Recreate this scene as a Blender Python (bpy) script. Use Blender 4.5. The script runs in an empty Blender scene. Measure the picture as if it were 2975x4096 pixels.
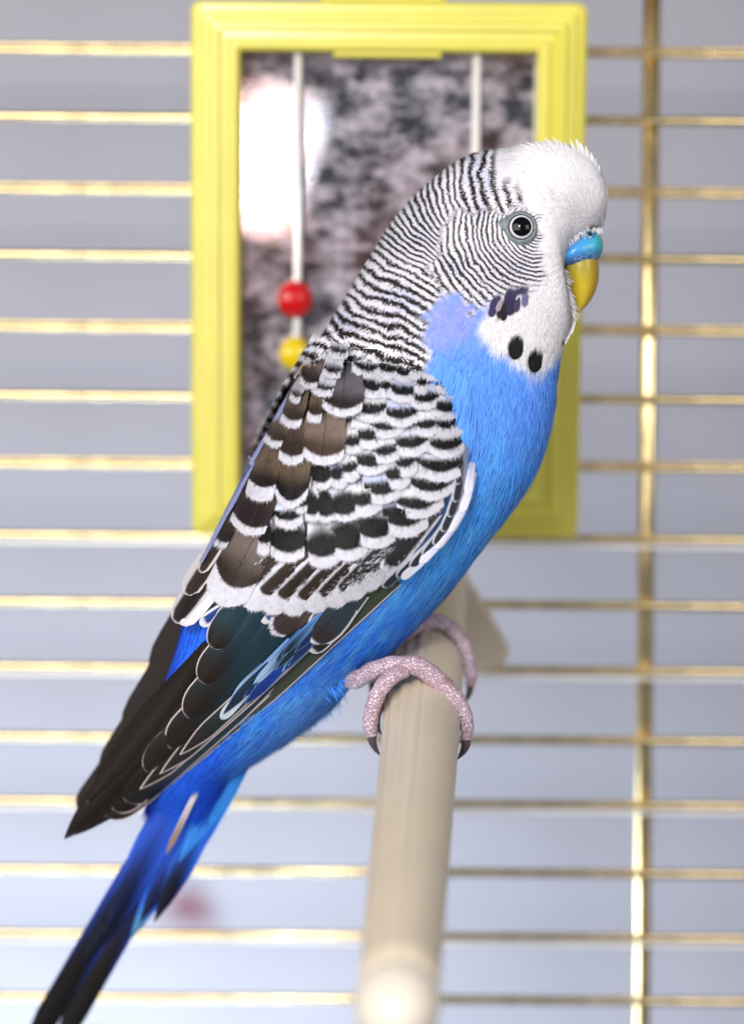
import bpy, math, random
import numpy as np
from mathutils import Matrix, Vector
random.seed(7); RNG = np.random.default_rng(7)
scn = bpy.context.scene
COL = scn.collection
R = math.radians

# ------------------------------------------------------------------ camera
S = 0.00005          # metres per photo pixel at the bird
D = 0.5              # camera to bird, metres
F = 10000.0          # focal length in photo pixels
CX, CY = 1487.5, 2048.0
PITCH, ROLL = R(8.0), R(0.45)
CAM_LOC = np.array([0.0, -0.5, 1.30])
_rot = Matrix.Rotation(R(90) - PITCH, 3, 'X') @ Matrix.Rotation(ROLL, 3, 'Z')
ROT = np.array(_rot)
cam_d = bpy.data.cameras.new('camera'); cam = bpy.data.objects.new('camera', cam_d)
COL.objects.link(cam); scn.camera = cam
cam.matrix_world = Matrix.Translation(Vector(CAM_LOC)) @ _rot.to_4x4()
cam_d.sensor_fit = 'VERTICAL'; cam_d.sensor_height = 36.0; cam_d.lens = 36.0 * F / 4096.0
cam_d.clip_start = 0.01; cam_d.clip_end = 50
cam_d.dof.use_dof = True; cam_d.dof.focus_distance = D - 0.012; cam_d.dof.aperture_fstop = 6.2
cam_d.dof.aperture_blades = 0

# ------------------------------------------------------------------ world and lamps
w = bpy.data.worlds.new('World'); scn.world = w; w.use_nodes = True
bg = w.node_tree.nodes['Background']; bg.inputs[0].default_value = (0.86, 0.90, 1.0, 1); bg.inputs[1].default_value = 0.24
vs = scn.view_settings; vs.view_transform = 'Standard'; vs.look = 'None'; vs.exposure = 0.0; vs.gamma = 1.0
vs.use_curve_mapping = False
def area(name, loc, target, sx, sy, power, col):
    l = bpy.data.lights.new(name, 'AREA'); l.shape = 'RECTANGLE'; l.size = sx; l.size_y = sy
    l.energy = power; l.color = col
    o = bpy.data.objects.new(name, l); COL.objects.link(o); o.location = loc
    o.rotation_euler = (Vector(target) - Vector(loc)).to_track_quat('-Z', 'Y').to_euler(); return o
area('window_lamp', (-0.75, -1.15, 1.62), (0, 0.02, 1.22), 1.5, 1.25, 28.0, (1.0, 0.975, 0.94))
area('side_fill', (0.95, -0.75, 1.55), (0, 0, 1.2), 0.6, 0.6, 5.0, (1.0, 0.97, 0.94))  # added fill from the right, no such source in view
area('blind_fill', (-0.16, 0.20, 0.80), (-0.02, 0.52, 1.02), 0.30, 0.20, 4.4, (0.66, 0.82, 1.0))  # unseen lamp added to brighten the lower left of the blind
area('catchlight_lamp', (-0.16, -0.85, 1.62), (0.03, 0, 1.26), 0.11, 0.11, 5.0, (1.0, 0.98, 0.95))  # added lamp, placed only to put a glint in the eye

# ------------------------------------------------------------------ pixel helpers
def c2w(c):                      # camera space -> world
    return np.asarray(c, float) @ ROT.T + CAM_LOC
def recess(py):                  # the bird's tail leans away from the lens
    return np.clip(np.asarray(py, float) - 2260, 0, None) * 0.40
def cam_pt(px, py, h=0.0):       # point that shows at (px,py), h photo-pixels nearer than the bird's middle plane
    px = np.asarray(px, float); py = np.asarray(py, float)
    d = D + (recess(py) - h) * S
    return np.stack([(px - CX) / F * d, -(py - CY) / F * d, -d], -1)
def P(px, py, h=0.0): return c2w(cam_pt(px, py, h))
def cam_raw(px, py, h=0.0):      # same, without the lean
    px = np.asarray(px, float); py = np.asarray(py, float); d = D - np.asarray(h, float) * S
    return np.stack([(px - CX) / F * d, -(py - CY) / F * d, -d], -1)
def proj(c):
    return c[..., 0] / -c[..., 2] * F + CX, -c[..., 1] / -c[..., 2] * F + CY
def on_plane(px, py, y):         # world point on the upright plane at world y
    d = np.array([(px - CX) / F, -(py - CY) / F, -1.0]) @ ROT.T
    return CAM_LOC + d * ((y - CAM_LOC[1]) / d[1])
FV = 2975 / 1647.0               # I read many outlines off a 1647-pixel-wide view
def fv(pts): return np.array(pts, float) * FV

def lin(r, g, b):
    c = np.array([r, g, b]) / 255.0
    c = np.where(c <= 0.04045, c / 12.92, ((c + 0.055) / 1.055) ** 2.4)
    return (float(c[0]), float(c[1]), float(c[2]), 1.0)

# ------------------------------------------------------------------ mesh helpers
def link(o, parent=None, **props):
    COL.objects.link(o)
    if parent is not None: o.parent = parent
    for k, v in props.items(): o[k] = v
    return o
def empty(name, loc, **props):
    o = bpy.data.objects.new(name, None); o.location = loc; o.empty_display_size = 0.01
    return link(o, None, **props)
ORIG = {}
def build(name, verts, faces, mat, parent=None, smooth=True, attrs=None, origin=None, **props):
    """verts in world metres; the object's origin sits at `origin` (default: first vertex)"""
    verts = np.asarray(verts, float)
    po = ORIG.get(parent.name, np.zeros(3)) if parent is not None else np.zeros(3)
    og = np.asarray(origin if origin is not None else verts[0], float)
    me = bpy.data.meshes.new(name)
    fl = np.asarray(faces, dtype=np.int32) if not isinstance(faces, list) else None
    if fl is None:
        me.from_pydata((verts - og).tolist(), [], faces)
    else:
        nf, k = fl.shape
        me.vertices.add(len(verts)); me.vertices.foreach_set('co', (verts - og).astype(np.float32).ravel())
        me.loops.add(nf * k); me.loops.foreach_set('vertex_index', fl.ravel())
        me.polygons.add(nf); me.polygons.foreach_set('loop_start', np.arange(0, nf * k, k, dtype=np.int32))
        me.update(calc_edges=True)
    if smooth: me.polygons.foreach_set('use_smooth', np.ones(len(me.polygons), bool))
    for nm, val in (attrs or {}).items():
        val = np.asarray(val, np.float32)
        if val.shape[1] == 4:
            a = me.attributes.new(nm, 'FLOAT_COLOR', 'POINT'); a.data.foreach_set('color', val.ravel())
        else:
            a = me.attributes.new(nm, 'FLOAT_VECTOR', 'POINT'); a.data.foreach_set('vector', val.ravel())
    me.materials.append(mat); me.update()
    o = bpy.data.objects.new(name, me); o.location = og - po
    link(o, parent, **props); ORIG[o.name] = og
    return o
def thing(name, loc, **props):
    o = empty(name, loc, **props); ORIG[o.name] = np.asarray(loc, float); return o
def grid_faces(n, m, wrap=False):
    f = []
    for i in range(n - 1):
        for j in range(m if wrap else m - 1):
            k = (j + 1) % m
            f.append((i * m + j, i * m + k, (i + 1) * m + k, (i + 1) * m + j))
    return f
def catmull(pts, n):
    pts = np.asarray(pts, float); m = len(pts)
    t = np.linspace(0, m - 1, n); i = np.clip(t.astype(int), 0, m - 2); u = (t - i)[:, None]
    p0 = pts[np.clip(i - 1, 0, m - 1)]; p1 = pts[i]; p2 = pts[i + 1]; p3 = pts[np.clip(i + 2, 0, m - 1)]
    return 0.5 * (2 * p1 + (p2 - p0) * u + (2 * p0 - 5 * p1 + 4 * p2 - p3) * u ** 2 + (3 * p1 - p0 - 3 * p2 + p3) * u ** 3)
def tube(path, rad, n=16, m=14, jitter=0.0):
    """tapered tube with round ends through world points; returns verts, faces"""
    path = catmull(path, n); rad = catmull(np.asarray(rad, float)[:, None], n)[:, 0]
    tan = np.gradient(path, axis=0); tan /= np.linalg.norm(tan, axis=1)[:, None]
    up = np.array([0.1, -1.0, 0.15]); V = []
    for i in range(n):
        a = np.cross(tan[i], up); a /= np.linalg.norm(a); b = np.cross(a, tan[i])
        for j in range(m):
            th = 2 * math.pi * j / m
            V.append(path[i] + rad[i] * (1 + jitter * 2.2 * math.sin(i * 1.35)) * (1 + jitter * random.uniform(-1, 1)) * (math.cos(th) * a + math.sin(th) * b))
    F_ = grid_faces(n, m, True)
    V.append(path[0] - tan[0] * rad[0] * 0.5); V.append(path[-1] + tan[-1] * rad[-1] * 0.5)
    for j in range(m):
        F_.append((n * m, (j + 1) % m, j)); F_.append((n * m + 1, (n - 1) * m + j, (n - 1) * m + (j + 1) % m))
    return np.array(V), F_
def ellipsoid(c, ax, n=14, m=20):
    """ax: three world half-axis vectors"""
    V = []; ax = [np.asarray(a, float) for a in ax]
    for i in range(n):
        ph = -math.pi / 2 + math.pi * (i + 0.0) / (n - 1)
        for j in range(m):
            th = 2 * math.pi * j / m
            V.append(np.asarray(c) + math.cos(ph) * (math.cos(th) * ax[0] + math.sin(th) * ax[1]) + math.sin(ph) * ax[2])
    return np.array(V), grid_faces(n, m, True)
CAMX, CAMY, CAMZ = ROT[:, 0], ROT[:, 1], ROT[:, 2]     # right, up, towards the lens

# ------------------------------------------------------------------ materials
def new_mat(name):
    m = bpy.data.materials.new(name); m.use_nodes = True
    nt = m.node_tree; return m, nt, nt.nodes['Principled BSDF']
class NT:
    def __init__(s, nt): s.nt = nt
    def n(s, t, **kw):
        x = s.nt.nodes.new(t)
        for k, v in kw.items(): setattr(x, k, v)
        return x
    def put(s, sock, v):
        if isinstance(v, bpy.types.NodeSocket): s.nt.links.new(v, sock)
        else: sock.default_value = v
    def math(s, op, a, b=0.0, c=0.0, clamp=False):
        x = s.n('ShaderNodeMath', operation=op, use_clamp=clamp)
        for i, v in enumerate((a, b, c)): s.put(x.inputs[i], v)
        return x.outputs[0]
    def ss(s, v, a, b):                       # smoothstep
        x = s.n('ShaderNodeMapRange', interpolation_type='SMOOTHSTEP')
        s.put(x.inputs['Value'], v); s.put(x.inputs['From Min'], a); s.put(x.inputs['From Max'], b)
        return x.outputs[0]
    def mix(s, f, a, b, mode='MIX'):
        x = s.n('ShaderNodeMix', data_type='RGBA', blend_type=mode)
        s.put(x.inputs[0], f); s.put(x.inputs[6], a); s.put(x.inputs[7], b); return x.outputs[2]
    def vec(s, nm):
        a = s.n('ShaderNodeAttribute', attribute_name=nm); sp = s.n('ShaderNodeSeparateXYZ')
        s.nt.links.new(a.outputs['Vector'], sp.inputs[0]); return sp.outputs
    def colr(s, nm):
        return s.n('ShaderNodeAttribute', attribute_name=nm).outputs['Color']
    def noise1(s, wv, scale, detail=1.0):
        x = s.n('ShaderNodeTexNoise', noise_dimensions='1D'); s.put(x.inputs['W'], wv)
        x.inputs['Scale'].default_value = scale; x.inputs['Detail'].default_value = detail; return x.outputs[0]
    def noise3(s, scale, detail=2.0, vec=None, rough=0.5):
        x = s.n('ShaderNodeTexNoise'); x.inputs['Scale'].default_value = scale; x.inputs['Detail'].default_value = detail
        x.inputs['Roughness'].default_value = rough
        if vec is None: vec = s.n('ShaderNodeTexCoord').outputs['Object']
        s.nt.links.new(vec, x.inputs['Vector']); return x.outputs[0]
    def bump(s, h, strength, dist, bsdf):
        b = s.n('ShaderNodeBump'); b.inputs['Strength'].default_value = strength; b.inputs['Distance'].default_value = dist
        s.put(b.inputs['Height'], h); s.nt.links.new(b.outputs[0], bsdf.inputs['Normal'])

def mat_feather():
    m, nt, b = new_mat('feather'); k = NT(nt)
    q, v, bc = k.vec('fa'); fr, bd, eg = k.vec('fb'); vc, vw, rw = k.vec('fc'); so, seed, ja = k.vec('fd')
    wv = k.math('MULTIPLY_ADD', seed, 977.0, bc)
    jag = k.math('SUBTRACT', k.noise1(wv, 0.40, 2.0), 0.5)
    fine = k.noise1(wv, 0.55, 1.0)
    q2 = k.math('MULTIPLY_ADD', k.math('MULTIPLY', jag, ja), 30.0, q)
    mW = k.ss(q2, k.math('SUBTRACT', fr, 3.5), k.math('ADD', fr, 3.5))
    taper = k.math('SUBTRACT', 1.0, k.math('MULTIPLY', k.math('MULTIPLY', v, v), 0.5))
    qq = k.math('DIVIDE', k.math('SUBTRACT', q2, fr), k.math('MULTIPLY', bd, taper))
    mD = k.math('SUBTRACT', 1.0, k.ss(qq, k.math('SUBTRACT', 1.0, so), k.math('ADD', 1.0, so)))
    c = k.mix(mD, k.colr('inn'), k.colr('dk'))
    wcol = k.mix(k.math('MULTIPLY', k.ss(k.noise3(900.0, 3.0), 0.45, 0.7), 0.16), k.colr('wt'), k.mix(1.0, k.colr('wt'), lin(205, 203, 220), 'MULTIPLY'))
    c = k.mix(mW, wcol, c)
    av = k.math('ADD', k.math('ABSOLUTE', k.math('SUBTRACT', v, vc)), k.math('MULTIPLY', jag, 0.35))
    c = k.mix(k.ss(av, k.math('SUBTRACT', vw, 0.09), k.math('ADD', vw, 0.09)), c, k.colr('wt'))
    mR = k.ss(eg, k.math('MULTIPLY', rw, 0.55), k.math('ADD', k.math('MULTIPLY', rw, 1.15), 0.01))
    c = k.mix(mR, k.colr('wt'), c)
    shaft = k.math('SUBTRACT', 1.0, k.ss(k.math('ABSOLUTE', v), 0.015, 0.06))
    c = k.mix(k.math('MULTIPLY', shaft, k.math('MULTIPLY', mW, 0.45)), c, lin(22, 18, 18))
    sh = k.n('ShaderNodeMapRange'); k.put(sh.inputs[0], fine); sh.inputs[1].default_value = 0.3; sh.inputs[2].default_value = 0.7
    sh.inputs[3].default_value = 0.72; sh.inputs[4].default_value = 1.12
    c = k.mix(1.0, c, sh.outputs[0], 'MULTIPLY')
    k.put(b.inputs['Base Color'], c); b.inputs['Roughness'].default_value = 0.5
    b.inputs['Specular IOR Level'].default_value = 0.2
    k.bump(fine, 0.35, 0.0002, b)
    return m
def mat_plumage(name, noisy):
    m, nt, b = new_mat(name); k = NT(nt)
    ph, mask, duty = k.vec('st')
    if noisy:
        ph = k.math('MULTIPLY_ADD', k.math('SUBTRACT', k.noise3(900.0, 2.0), 0.5), 0.55, ph)
    f = k.math('FRACT', ph)
    wv = k.math('MULTIPLY', k.math('ABSOLUTE', k.math('SUBTRACT', f, 0.5)), 2.0)
    dark = k.math('SUBTRACT', 1.0, k.ss(wv, k.math('SUBTRACT', duty, 0.10), k.math('ADD', duty, 0.10)))
    dark = k.math('MULTIPLY', dark, mask, clamp=True)
    c = k.mix(dark, k.colr('col'), lin(30, 24, 23))
    k.put(b.inputs['Base Color'], c); b.inputs['Roughness'].default_value = 0.58
    b.inputs['Specular IOR Level'].default_value = 0.25
    return m
def mat_plain(name, col, rough=0.5, metal=0.0, noise=0.0, scale=300.0, bump=0.0, coat=0.0, sss=0.0):
    m, nt, b = new_mat(name); k = NT(nt)
    b.inputs['Roughness'].default_value = rough; b.inputs['Metallic'].default_value = metal
    b.inputs['Coat Weight'].default_value = coat
    if noise > 0:
        n = k.noise3(scale, 4.0)
        d = tuple(x * (1 - noise) for x in col[:3]) + (1,); u = tuple(min(1, x * (1 + noise)) for x in col[:3]) + (1,)
        k.put(b.inputs['Base Color'], k.mix(k.ss(n, 0.3, 0.7), d, u))
        if bump > 0: k.bump(n, bump, 0.0003, b)
    else: b.inputs['Base Color'].default_value = col
    if sss > 0:
        b.inputs['Subsurface Weight'].default_value = sss; b.inputs['Subsurface Radius'].default_value = (1, 0.8, 0.6)
        b.inputs['Subsurface Scale'].default_value = 0.003
    return m
def mat_skin():
    m, nt, b = new_mat('scaly_skin'); k = NT(nt)
    tc = k.n('ShaderNodeTexCoord').outputs['Object']
    vo = k.n('ShaderNodeTexVoronoi', feature='DISTANCE_TO_EDGE'); vo.inputs['Scale'].default_value = 1450.0
    nt.links.new(tc, vo.inputs['Vector'])
    vc = k.n('ShaderNodeTexVoronoi'); vc.inputs['Scale'].default_value = 1450.0; nt.links.new(tc, vc.inputs['Vector'])
    sep = k.n('ShaderNodeSeparateColor'); nt.links.new(vc.outputs['Color'], sep.inputs[0])
    c = k.mix(sep.outputs[0], lin(172, 146, 160), lin(206, 188, 200))
    big = k.noise3(160.0, 2.0)
    c = k.mix(k.ss(big, 0.5, 0.72), c, lin(150, 105, 108))
    edge = k.ss(vo.outputs['Distance'], 0.0, 0.14)
    c = k.mix(edge, lin(148, 120, 132), c)
    k.put(b.inputs['Base Color'], c); b.inputs['Roughness'].default_value = 0.42
    k.bump(edge, 0.7, 0.00025, b)
    return m
def mat_eye():
    m, nt, b = new_mat('eyeball'); k = NT(nt)
    r, _, _ = k.vec('er')
    c = k.mix(k.ss(r, 0.765, 0.80), lin(3, 3, 4), lin(196, 190, 198))
    c = k.mix(k.ss(r, 0.92, 0.96), c, lin(46, 46, 46))
    k.put(b.inputs['Base Color'], c); b.inputs['Roughness'].default_value = 0.03; b.inputs['Specular IOR Level'].default_value = 0.28
    return m
def mat_beak():
    m, nt, b = new_mat('beak_horn'); k = NT(nt)
    t, e, _ = k.vec('bk')
    n = k.noise3(500.0, 4.0)
    c = k.mix(k.ss(k.math('MULTIPLY_ADD', n, 0.5, t), 0.15, 0.75), lin(116, 114, 56), lin(196, 172, 44))
    c = k.mix(k.ss(e, 0.35, 1.0), c, lin(160, 128, 26))
    c = k.mix(k.ss(k.math('MULTIPLY_ADD', n, 0.4, t), 1.0, 1.25), c, lin(214, 196, 140))
    k.put(b.inputs['Base Color'], c); b.inputs['Roughness'].default_value = 0.3
    b.inputs['Subsurface Weight'].default_value = 0.15; b.inputs['Subsurface Scale'].default_value = 0.002
    k.bump(k.noise3(900.0, 4.0), 0.25, 0.0002, b)
    return m
def mat_cere():
    m, nt, b = new_mat('cere_skin'); k = NT(nt)
    t, e, _ = k.vec('bk'); e = k.math('SUBTRACT', 1.0, e)
    n = k.noise3(420.0, 3.0)
    c = k.mix(k.ss(k.math('MULTIPLY_ADD', n, 0.4, t), 0.45, 1.0), lin(62, 138, 205), lin(52, 160, 176))
    c = k.mix(k.ss(k.math('MULTIPLY_ADD', n, 0.5, e), 0.75, 1.2), c, lin(46, 84, 150))
    fl = k.n('ShaderNodeTexVoronoi', feature='DISTANCE_TO_EDGE'); fl.inputs['Scale'].default_value = 700.0
    nt.links.new(k.n('ShaderNodeTexCoord').outputs['Object'], fl.inputs['Vector'])
    crack = k.math('MULTIPLY', k.math('SUBTRACT', 1.0, k.ss(fl.outputs['Distance'], 0.0, 0.06)), k.ss(k.math('MULTIPLY_ADD', n, 0.6, e), 0.95, 1.2))
    c = k.mix(crack, c, lin(205, 205, 190))
    k.put(b.inputs['Base Color'], c); b.inputs['Roughness'].default_value = 0.32
    k.bump(n, 0.3, 0.0002, b)
    return m
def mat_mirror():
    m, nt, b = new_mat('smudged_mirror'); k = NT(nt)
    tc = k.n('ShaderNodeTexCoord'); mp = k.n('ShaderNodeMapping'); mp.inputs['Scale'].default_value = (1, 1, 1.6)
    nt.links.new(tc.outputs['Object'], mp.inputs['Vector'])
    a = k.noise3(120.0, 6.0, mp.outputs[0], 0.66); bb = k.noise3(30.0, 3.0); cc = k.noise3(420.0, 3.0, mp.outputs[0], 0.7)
    refl_tint = k.mix(k.ss(bb, 0.40, 0.62), lin(156, 120, 112), lin(128, 130, 138))  # brown and grey of the reflected room painted into the base colour
    k.put(b.inputs['Base Color'], refl_tint); b.inputs['Metallic'].default_value = 1.0
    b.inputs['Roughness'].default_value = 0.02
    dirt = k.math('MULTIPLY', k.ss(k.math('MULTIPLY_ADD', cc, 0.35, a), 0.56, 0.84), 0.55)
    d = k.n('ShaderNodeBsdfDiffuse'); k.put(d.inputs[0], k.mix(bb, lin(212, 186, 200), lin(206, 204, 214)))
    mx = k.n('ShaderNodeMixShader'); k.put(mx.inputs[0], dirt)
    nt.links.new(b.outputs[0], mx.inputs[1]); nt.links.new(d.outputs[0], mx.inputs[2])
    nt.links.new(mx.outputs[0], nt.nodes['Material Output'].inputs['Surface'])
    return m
def mat_bead(name, col):
    m, nt, b = new_mat(name)
    b.inputs['Base Color'].default_value = col; b.inputs['Roughness'].default_value = 0.08
    b.inputs['Transmission Weight'].default_value = 0.35; b.inputs['IOR'].default_value = 1.45
    b.inputs['Coat Weight'].default_value = 0.5
    return m

M = dict(
    feather=mat_feather(), skin=mat_skin(), plume=mat_plumage('plumage_barbs', False), body=mat_plumage('plumage_base', True),
    eye=mat_eye(), eyering=mat_plain('eye_ring_skin', lin(104, 112, 114), 0.5, noise=0.25, scale=1500, bump=0.3),
    beak=mat_beak(), cere=mat_cere(), black=mat_plain('nostril_black', (0.004, 0.004, 0.005, 1), 0.7),
    claw=mat_plain('claw_horn', lin(74, 62, 66), 0.28, noise=0.3, scale=500),
    gold=mat_plain('gold_wire', (0.80, 0.62, 0.32, 1), 0.24, 1.0, noise=0.18, scale=120),
    yellow=mat_plain('yellow_plastic', lin(198, 188, 78), 0.28, noise=0.04, scale=60, sss=0.12),
    perch=mat_plain('taupe_plastic', lin(192, 178, 158), 0.36, noise=0.03, scale=70, bump=0.08, sss=0.1),
    cap=mat_plain('pale_plastic', lin(204, 194, 180), 0.45, noise=0.05, scale=60),
    steel=mat_plain('white_steel', lin(226, 222, 220), 0.32, 0.25, noise=0.05, scale=90),
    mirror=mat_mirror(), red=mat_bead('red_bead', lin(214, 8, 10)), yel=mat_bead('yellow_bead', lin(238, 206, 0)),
    grn=mat_bead('green_bead', lin(70, 200, 140)),
    slat=mat_plain('white_slat', lin(138, 134, 140), 0.55, noise=0.03, scale=25),
    fluff=mat_plain('reddish_down', lin(112, 66, 74), 0.8, noise=0.3, scale=200),
)

# ================================================================== the cage and what hangs on it
YC = 0.068                                   # world y of the wire wall
# ---- slatted blind behind the cage
YB = 0.52
blind = thing('slatted_blind', (0, YB, 0.90), label='pale white horizontal slatted blind behind the gold cage wires', category='blind')
for i in range(13):
    z0 = 0.82 + i * 0.0560
    prof = [(-0.0060, 0.0), (-0.0068, 0.0008), (-0.0060, 0.016), (-0.0040, 0.034), (-0.0012, 0.0505), (0.0006, 0.0500), (-0.0022, 0.034), (-0.0042, 0.016)]
    V = [(x, YB + y, z0 + z * 1.15) for x in (-0.62, 0.62) for y, z in prof]
    n = len(prof)
    Fc = [(j, (j + 1) % n, n + (j + 1) % n, n + j) for j in range(n)] + [tuple(range(n))[::-1], tuple(range(n, 2 * n))]
    build('slat', V, Fc, M['slat'], blind, smooth=False)

# ---- wires
cage = thing('birdcage', (0, YC, 1.0), label='gold wire birdcage wall behind the blue budgerigar', category='cage')
def rod(name, a, b, r, mat, parent, m=14, n=2):
    V, Fc = [], []
    a, b = np.array(a, float), np.array(b, float); t = (b - a) / np.linalg.norm(b - a)
    u = np.cross(t, [0.3, 0.7, 0.2]); u /= np.linalg.norm(u); v = np.cross(t, u)
    for i in range(n):
        p = a + (b - a) * i / (n - 1)
        for j in range(m):
            th = 2 * math.pi * j / m; V.append(p + r * (math.cos(th) * u + math.sin(th) * v))
    Fc = grid_faces(n, m, True) + [tuple(range(m))[::-1], tuple(range((n - 1) * m, n * m))]
    return build(name, V, Fc, mat, parent, origin=a)
ys = [-195, -45, 107, 257, 417, 563, 722, 874, 1024, 1183, 1331, 1475, 1630, 1772, 1924, 2066, 2206, 2350, 2495]
top_pair = {107, 417, 722, 1024}; low_pair = {1183, 1475, 1772, 2066}
XW = 0.26
for y in ys:
    c = on_plane(60, y * FV, YC)
    z = c[2]
    if y in top_pair:
        rod('horizontal_wire', (-XW, YC, z - 0.00045), (XW, YC, z - 0.00045), 0.00068, M['gold'], cage)
        rod('horizontal_wire', (-XW, YC, z + 0.00092), (XW, YC, z + 0.00092), 0.00050, M['gold'], cage)
    elif y in low_pair:
        rod('horizontal_wire', (-XW, YC, z), (XW, YC, z), 0.00098, M['gold'], cage)
        rod('horizontal_wire', (-XW, YC + 0.0002, z - 0.00188), (XW, YC + 0.0002, z - 0.00188), 0.00038, M['steel'], cage)
    else:
        rod('horizontal_wire', (-XW, YC, z), (XW, YC, z), 0.00106, M['gold'], cage)
pt = on_plane(2606, 0, YC + 0.0026); pb = on_plane(2562, 4096, YC + 0.0026)
dv = (pt - pb); rod('upright_post', pb - dv * 0.15, pt + dv * 0.15, 0.0020, M['gold'], cage, m=24)

# ---- mirror toy
YF = YC - 0.0011                                  # back of the frame rests on the wires
def rect_px(x0, x1, y0, y1, y): # world rectangle from photo pixels, taken at its middle
    l = on_plane(x0, (y0 + y1) / 2, y)[0]; r = on_plane(x1, (y0 + y1) / 2, y)[0]
    t = on_plane((x0 + x1) / 2, y0, y)[2]; b = on_plane((x0 + x1) / 2, y1, y)[2]
    return l, r, b, t
FH = 0.0100
l, r, b, t = rect_px(423 * FV, 1291 * FV, 3 * FV, 1191 * FV, YF - FH * 0.8)
mirror = thing('mirror_toy', (0.5 * (l + r), YF, b), label='yellow framed hanging bird mirror with bead wires, on the cage wall', category='mirror')
BW = 0.0108
prof = [(0, 0), (0, 0.0062), (0.0009, 0.0072), (0.0022, 0.0074), (0.0026, 0.0082), (0.0043, 0.0086), (0.0047, 0.0095), (0.0062, 0.0098),
        (0.0066, 0.0090), (0.0082, 0.0092), (0.0086, 0.0100), (0.0100, 0.0100), (BW, 0.0094), (BW + 0.0004, 0.0020), (BW + 0.0004, 0.0005), (0.002, 0.0)]
def loop_pts(ins, hgt):
    rc = 0.0022 if ins < 0.002 else 0.0008; P_ = []
    x0, x1, z0, z1 = l + ins, r - ins, b + ins, t - ins
    for cx, cz, a0 in ((x1 - rc, z1 - rc, 0), (x0 + rc, z1 - rc, 90), (x0 + rc, z0 + rc, 180), (x1 - rc, z0 + rc, 270)):
        for k in range(4):
            a = R(a0 + 30 * k); P_.append((cx + rc * math.cos(a), YF - hgt, cz + rc * math.sin(a)))
    return P_
V = []; n = 16
for ins, hgt in prof: V += loop_pts(ins, hgt)
Fc = []
for i in range(len(prof)):
    i2 = (i + 1) % len(prof)
    for j in range(n):
        k = (j + 1) % n; Fc.append((i * n + j, i * n + k, i2 * n + k, i2 * n + j))
build('frame', V, Fc, M['yellow'], mirror, smooth=False)
il, ir, ib, it = l + BW, r - BW, b + BW, t - BW
def slab(name, x0, x1, y0, y1, z0, z1, mat, parent):
    bv = min(abs(x1 - x0), abs(y1 - y0), abs(z1 - z0)) * 0.25
    V = []
    for (yy, i_) in ((y0, 0), (y0 + bv, 1), (y1, 1)):
        d = 0 if i_ else bv
        V += [(x0 + d, yy, z0 + d), (x1 - d, yy, z0 + d), (x1 - d, yy, z1 - d), (x0 + d, yy, z1 - d)]
    Fc = [(3, 2, 1, 0), (8, 9, 10, 11)]
    for i in range(2):
        for j in range(4):
            k = (j + 1) % 4; Fc.append((i * 4 + j, i * 4 + k, (i + 1) * 4 + k, (i + 1) * 4 + j))
    return build(name, V, Fc, mat, parent, smooth=False)
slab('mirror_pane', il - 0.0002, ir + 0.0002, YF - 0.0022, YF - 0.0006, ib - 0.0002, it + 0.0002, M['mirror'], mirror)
tx0 = on_plane(738 * FV, 115 * FV, YF - 0.009)[0]; tx1 = on_plane(978 * FV, 115 * FV, YF - 0.009)[0]; tz = on_plane(860 * FV, 128 * FV, YF - 0.009)[2]
slab('tab', tx0, tx1, YF - 0.0088, YF - 0.0024, tz, it + 0.0006, M['yellow'], mirror)
slab('top_lug', tx0 - 0.003, tx1 + 0.001, YF - 0.0050, YF, t - 0.0004, t + 0.0035, M['yellow'], mirror)
yr = YF - 0.0062
for fx in (659, 1052):
    x = on_plane(fx * FV, 400 * FV, yr)[0]
    rod('bead_wire', (x, yr, ib - 0.001), (x, yr, it + 0.001), 0.00095, M['steel'], mirror)
x = on_plane(653 * FV, 665 * FV, yr)[0]
for (fy, rr, mt) in ((663, 0.0041, 'red'), (783, 0.0037, 'yel'), (890, 0.0036, 'grn'), (990, 0.0036, 'red')):
    z = on_plane(653 * FV, fy * FV, yr)[2]
    V, Fc = ellipsoid((x, yr, z), ((rr, 0, 0), (0, rr, 0), (0, 0, rr * 1.06)), 9, 14)
    build('bead', V, Fc, M[mt], mirror, smooth=False)
# small lamp added so its reflection shows as the white patch in the glass
q = on_plane(1075, 640, YF - 0.0022); dirv = q - CAM_LOC; dirv /= np.linalg.norm(dirv); dirv[1] *= -1
lp = q + dirv * 1.75
wl = area('glare_lamp', tuple(lp), tuple(q), 0.052, 0.105, 0.5, (1, 1, 1)); wl.rotation_euler.rotate_axis('Z', R(-16))

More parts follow.
